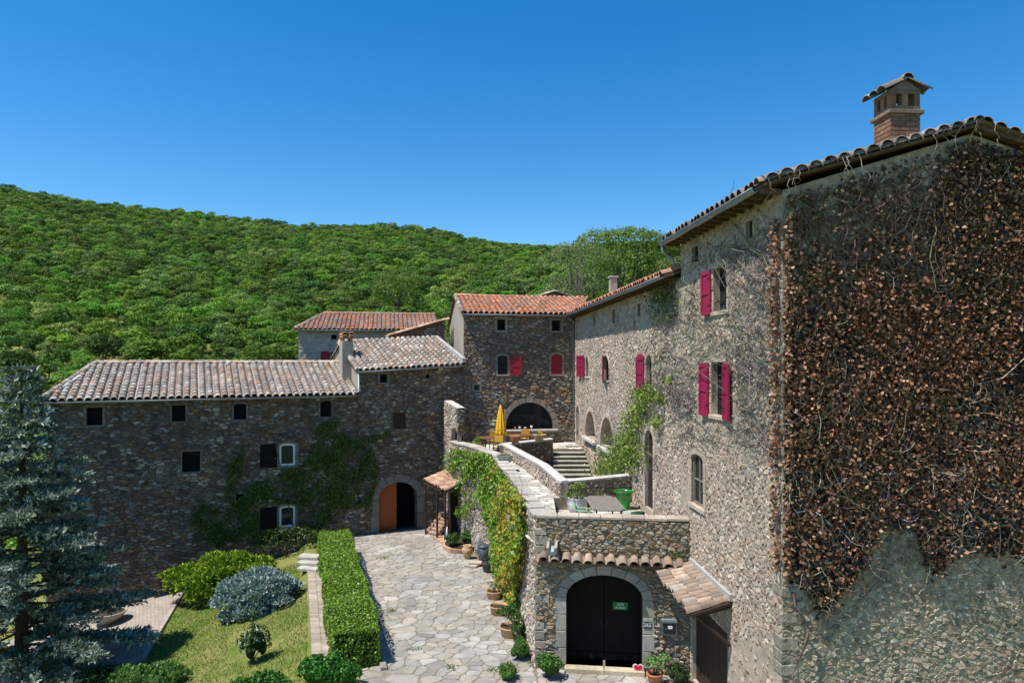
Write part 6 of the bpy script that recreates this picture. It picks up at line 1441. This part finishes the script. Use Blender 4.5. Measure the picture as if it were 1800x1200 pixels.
# green shoots at the right edge of the picture
for x, y, lb in ((1806, 780, 'small green leafy sprig at the right edge, halfway up the creeper'), (1812, 1150, 'lower green sprig at the right edge near the foot of the gable')):
    u, z = pE.px(x, y); p = pE.to3(u, z, .35); bush('creeper_sprig', (p.x, p.y, p.z-.25), (.28, .25, .6), lb, GREEN+[(.16, .3, .04)], 420, .09, core=0)

# ================================================================== TREES
WOODP = [[(0.12, 0.22, 0.028), (0.146, 0.26, 0.034), (0.095, 0.18, 0.024)], [(0.155, 0.29, 0.03), (0.189, 0.33, 0.04), (0.12, 0.23, 0.026)], [(0.086, 0.165, 0.03), (0.107, 0.195, 0.036), (0.065, 0.125, 0.024)], [(0.206, 0.3, 0.065), (0.241, 0.33, 0.085), (0.163, 0.24, 0.05)]]
def crown(pal, nl, nlv, size, flat=.75, seed=0, R=1., z0=.55, zt=1.5):
    ls = []
    for k in range(nl):
        a = rnd.uniform(0, 6.28); r = R*.66*math.sqrt(rnd.random()); s = rnd.uniform(.24, .42)*R
        ls.append((r*math.cos(a), r*math.sin(a), z0+(zt-z0)*rnd.random()*(1-.45*(r/R)**2), s, s, s*flat))
    P, nn = shell_points(nlv, ls); V, F = leaf_arrays(P, nn, size, .75, .55, .2)
    tt = pick_tint(len(P), pal, .28)
    Vc, Fc, Tc = [], [], []                 # the twiggy inside
    return np_mesh('crown', V, F, tt, M['wood_leaf']), ls
def trunk_mesh(h, r, ls):
    mb = MB(); mb.tube([(0, 0, -.15), (.02, .01, h*.5), (0, 0, h)], [r, r*.8, r*.55], 7, (.12, .1, .08))
    for l in ls[:6]: mb.tube([(0, 0, h*.7), (l[0]*.5, l[1]*.5, (h*.7+l[2])*.55), l[:3]], [r*.5, r*.35, r*.12], 5, (.12, .1, .08))
    return mb.mesh('trunk', M['twig'])
PROT = []
for k in range(8):
    cm, ls = crown(WOODP[k % 4], 17, 1900, .118, seed=k); PROT.append((cm, trunk_mesh(.85, .05, ls)))
def hidden(px, ytop):
    sk = np.interp(px, [0, 79, 80, 160, 524, 525, 560, 755, 756, 790, 1040, 1200, 1201, 2000], [760, 760, 700, 640, 638, 580, 553, 553, 550, 520, 524, 470, 0, 0]); return ytop > sk+2
cand = []
Y = 40.
while Y < 398:
    X = -.86*Y
    while X < .36*Y:
        x, y = X+rnd.uniform(-1.5, 1.5), Y+rnd.uniform(-1.5, 1.5); px = 900+1200*x/y
        near = y < 68 and -27 < x < 20
        if not near and not (y < 46 and x > -30) and rnd.random() > .04: cand.append((x, y, px, rnd.choice((rnd.uniform(1.3, 2.2), rnd.uniform(1.8, 2.8), rnd.uniform(2.4, 3.6)))))
        X += 3.3
    Y += 3.3
ind, rest = [], []
for c in sorted(cand, key=lambda c: c[1]):
    x, y, px, s = c; z = ground(x, y); yt = 635-1200*(z+1.9*s-H)/y
    if len(ind) < 300 and -30 < px < 1205 and not hidden(px, yt): ind.append((x, y, z, s))
    else: rest.append((x, y, z, s))
print('trees', len(ind), len(rest))
def kind_at(x, y):
    v = math.sin(x*.06+1.5*math.sin(y*.05))+math.sin(y*.07+x*.03)
    return rnd.choices(range(8), [3, 4+2*v, 3-v, 2+.8*v, 3, 4+2*v, 3-v, 2])[0]
GRP = 'nearest trees at the foot of the wooded hillside'
for x, y, z, s in ind:
    px = 900+1200*x/y; k = kind_at(x, y)
    place = 'left of the low wing' if px < 85 else 'above the left of the low wing' if px < 320 else 'above the right of the low wing' if px < 525 else 'above the long red roof' if px < 760 else 'above the bright orange roof'
    t = root('oak_tree', (x, y, z), ('mid-green', 'bright green', 'dark green', 'yellowish green')[k % 4]+' oak low on the hillside, '+place, 'tree', GRP, local=True)
    t.scale = (s, s, s*rnd.uniform(.85, 1.1)); t.rotation_euler.z = rnd.uniform(0, 6.28)
    link('crown', PROT[k][0], t); link('trunk', PROT[k][1], t)
# the wood farther up reads as one mass
pc = bpy.data.collections.new('wood_tree_shapes')
for k, (cm, tm) in enumerate(PROT): pc.objects.link(bpy.data.objects.new('wood_tree_shape_%d' % k, cm))
me = bpy.data.meshes.new('hillside_wood'); me.from_pydata([r[:3] for r in rest], [], [])
for nm, ty, vals in (('tree_scale', 'FLOAT', [r[3] for r in rest]), ('tree_turn', 'FLOAT', [rnd.uniform(0, 6.28) for _ in rest]), ('tree_kind', 'INT', [kind_at(r[0], r[1]) for r in rest])):
    me.attributes.new(nm, ty, 'POINT').data.foreach_set('value', vals)
wo = link('hillside_wood', me); tag(wo, 'dense green wood covering the hillside up to the skyline', 'wood', kind='stuff')
ng = bpy.data.node_groups.new('hillside_wood', 'GeometryNodeTree'); ng.interface.new_socket('Geometry', in_out='INPUT', socket_type='NodeSocketGeometry'); ng.interface.new_socket('Geometry', in_out='OUTPUT', socket_type='NodeSocketGeometry')
gi, go = ng.nodes.new('NodeGroupInput'), ng.nodes.new('NodeGroupOutput'); ci = ng.nodes.new('GeometryNodeCollectionInfo'); ci.inputs['Collection'].default_value = pc; ci.inputs['Separate Children'].default_value = True; ci.inputs['Reset Children'].default_value = True
ip = ng.nodes.new('GeometryNodeInstanceOnPoints'); ip.inputs['Pick Instance'].default_value = True
def attr(nm, ty): n = ng.nodes.new('GeometryNodeInputNamedAttribute'); n.data_type = ty; n.inputs[0].default_value = nm; return n.outputs[0]
cx = ng.nodes.new('ShaderNodeCombineXYZ'); ng.links.new(attr('tree_turn', 'FLOAT'), cx.inputs[2])
ng.links.new(gi.outputs[0], ip.inputs['Points']); ng.links.new(ci.outputs[0], ip.inputs['Instance']); ng.links.new(attr('tree_kind', 'INT'), ip.inputs['Instance Index']); ng.links.new(cx.outputs[0], ip.inputs['Rotation']); ng.links.new(attr('tree_scale', 'FLOAT'), ip.inputs['Scale']); ng.links.new(ip.outputs[0], go.inputs[0])
wo.modifiers.new('trees', 'NODES').node_group = ng
# larger single trees
def big_tree(X, Y, top, width, label, pal, nl=26, nlv=5200, size=.055, bare=False, name='oak_tree'):
    z = ground(X, Y); hgt = top-z; t = root(name, (X, Y, z), label, 'tree', local=True)
    R = width/2; cm, ls = crown(pal, nl, nlv, size*R*1.6, R=R, z0=hgt*.42, zt=hgt*.93, flat=.85)
    link('crown', cm, t); mb = MB(); col = (.19, .17, .14) if bare else (.12, .10, .08)
    mb.tube([(0, 0, -.5), (.1, .05, hgt*.3), (0, .1, hgt*.55), (0, 0, hgt*.8)], [.32, .25, .17, .05], 8, col)
    for l in (ls if bare else ls[:12]): mb.tube([(0, 0, hgt*rnd.uniform(.3, .5)), (l[0]*.45, l[1]*.45, l[2]*.75), (l[0]*.9, l[1]*.9, l[2]+l[5]*.5), (l[0]*1.08, l[1]*1.08, l[2]+l[5]*.95)], [.13*(.6 if bare else 1), .08*(.6 if bare else 1), .03, .006], 5, col)
    mb.build('trunk', M['twig'], t)
big_tree(13.6, 86, 27.4, 12.5, 'large dense dark green tree rising highest above the orange roofs', [(.10, .165, .03), (.13, .20, .036), (.075, .125, .022)], 60, 26000, .027)
big_tree(19.0, 88, 26.4, 9.5, 'rounded mid-green tree right of the tallest tree, beside the tall house', [(.12, .19, .03), (.15, .22, .036), (.09, .15, .022)], 34, 15000, .03)
big_tree(7.8, 82, 24.8, 10, 'half-bare pale tree with grey branches left of the tallest tree', [(.15, .19, .06), (.17, .21, .08)], 38, 12000, .022, True)
big_tree(15.2, 66, 20.4, 4.6, 'yellow-green tree peeping beneath the gutter end of the tall house', WOODP[3], 20, 3600, .045)
big_tree(-21.5, 128, 26.3, 11, 'bright green spreading tree on the slope left above the orange roof', [(.10, .20, .022), (.13, .23, .03), (.07, .15, .018)], 30, 7000, .036)
big_tree(-10.5, 104, 15.5, 8.5, 'bright bushy tree just above the pale gable', WOODP[1], 26, 5500, .038)
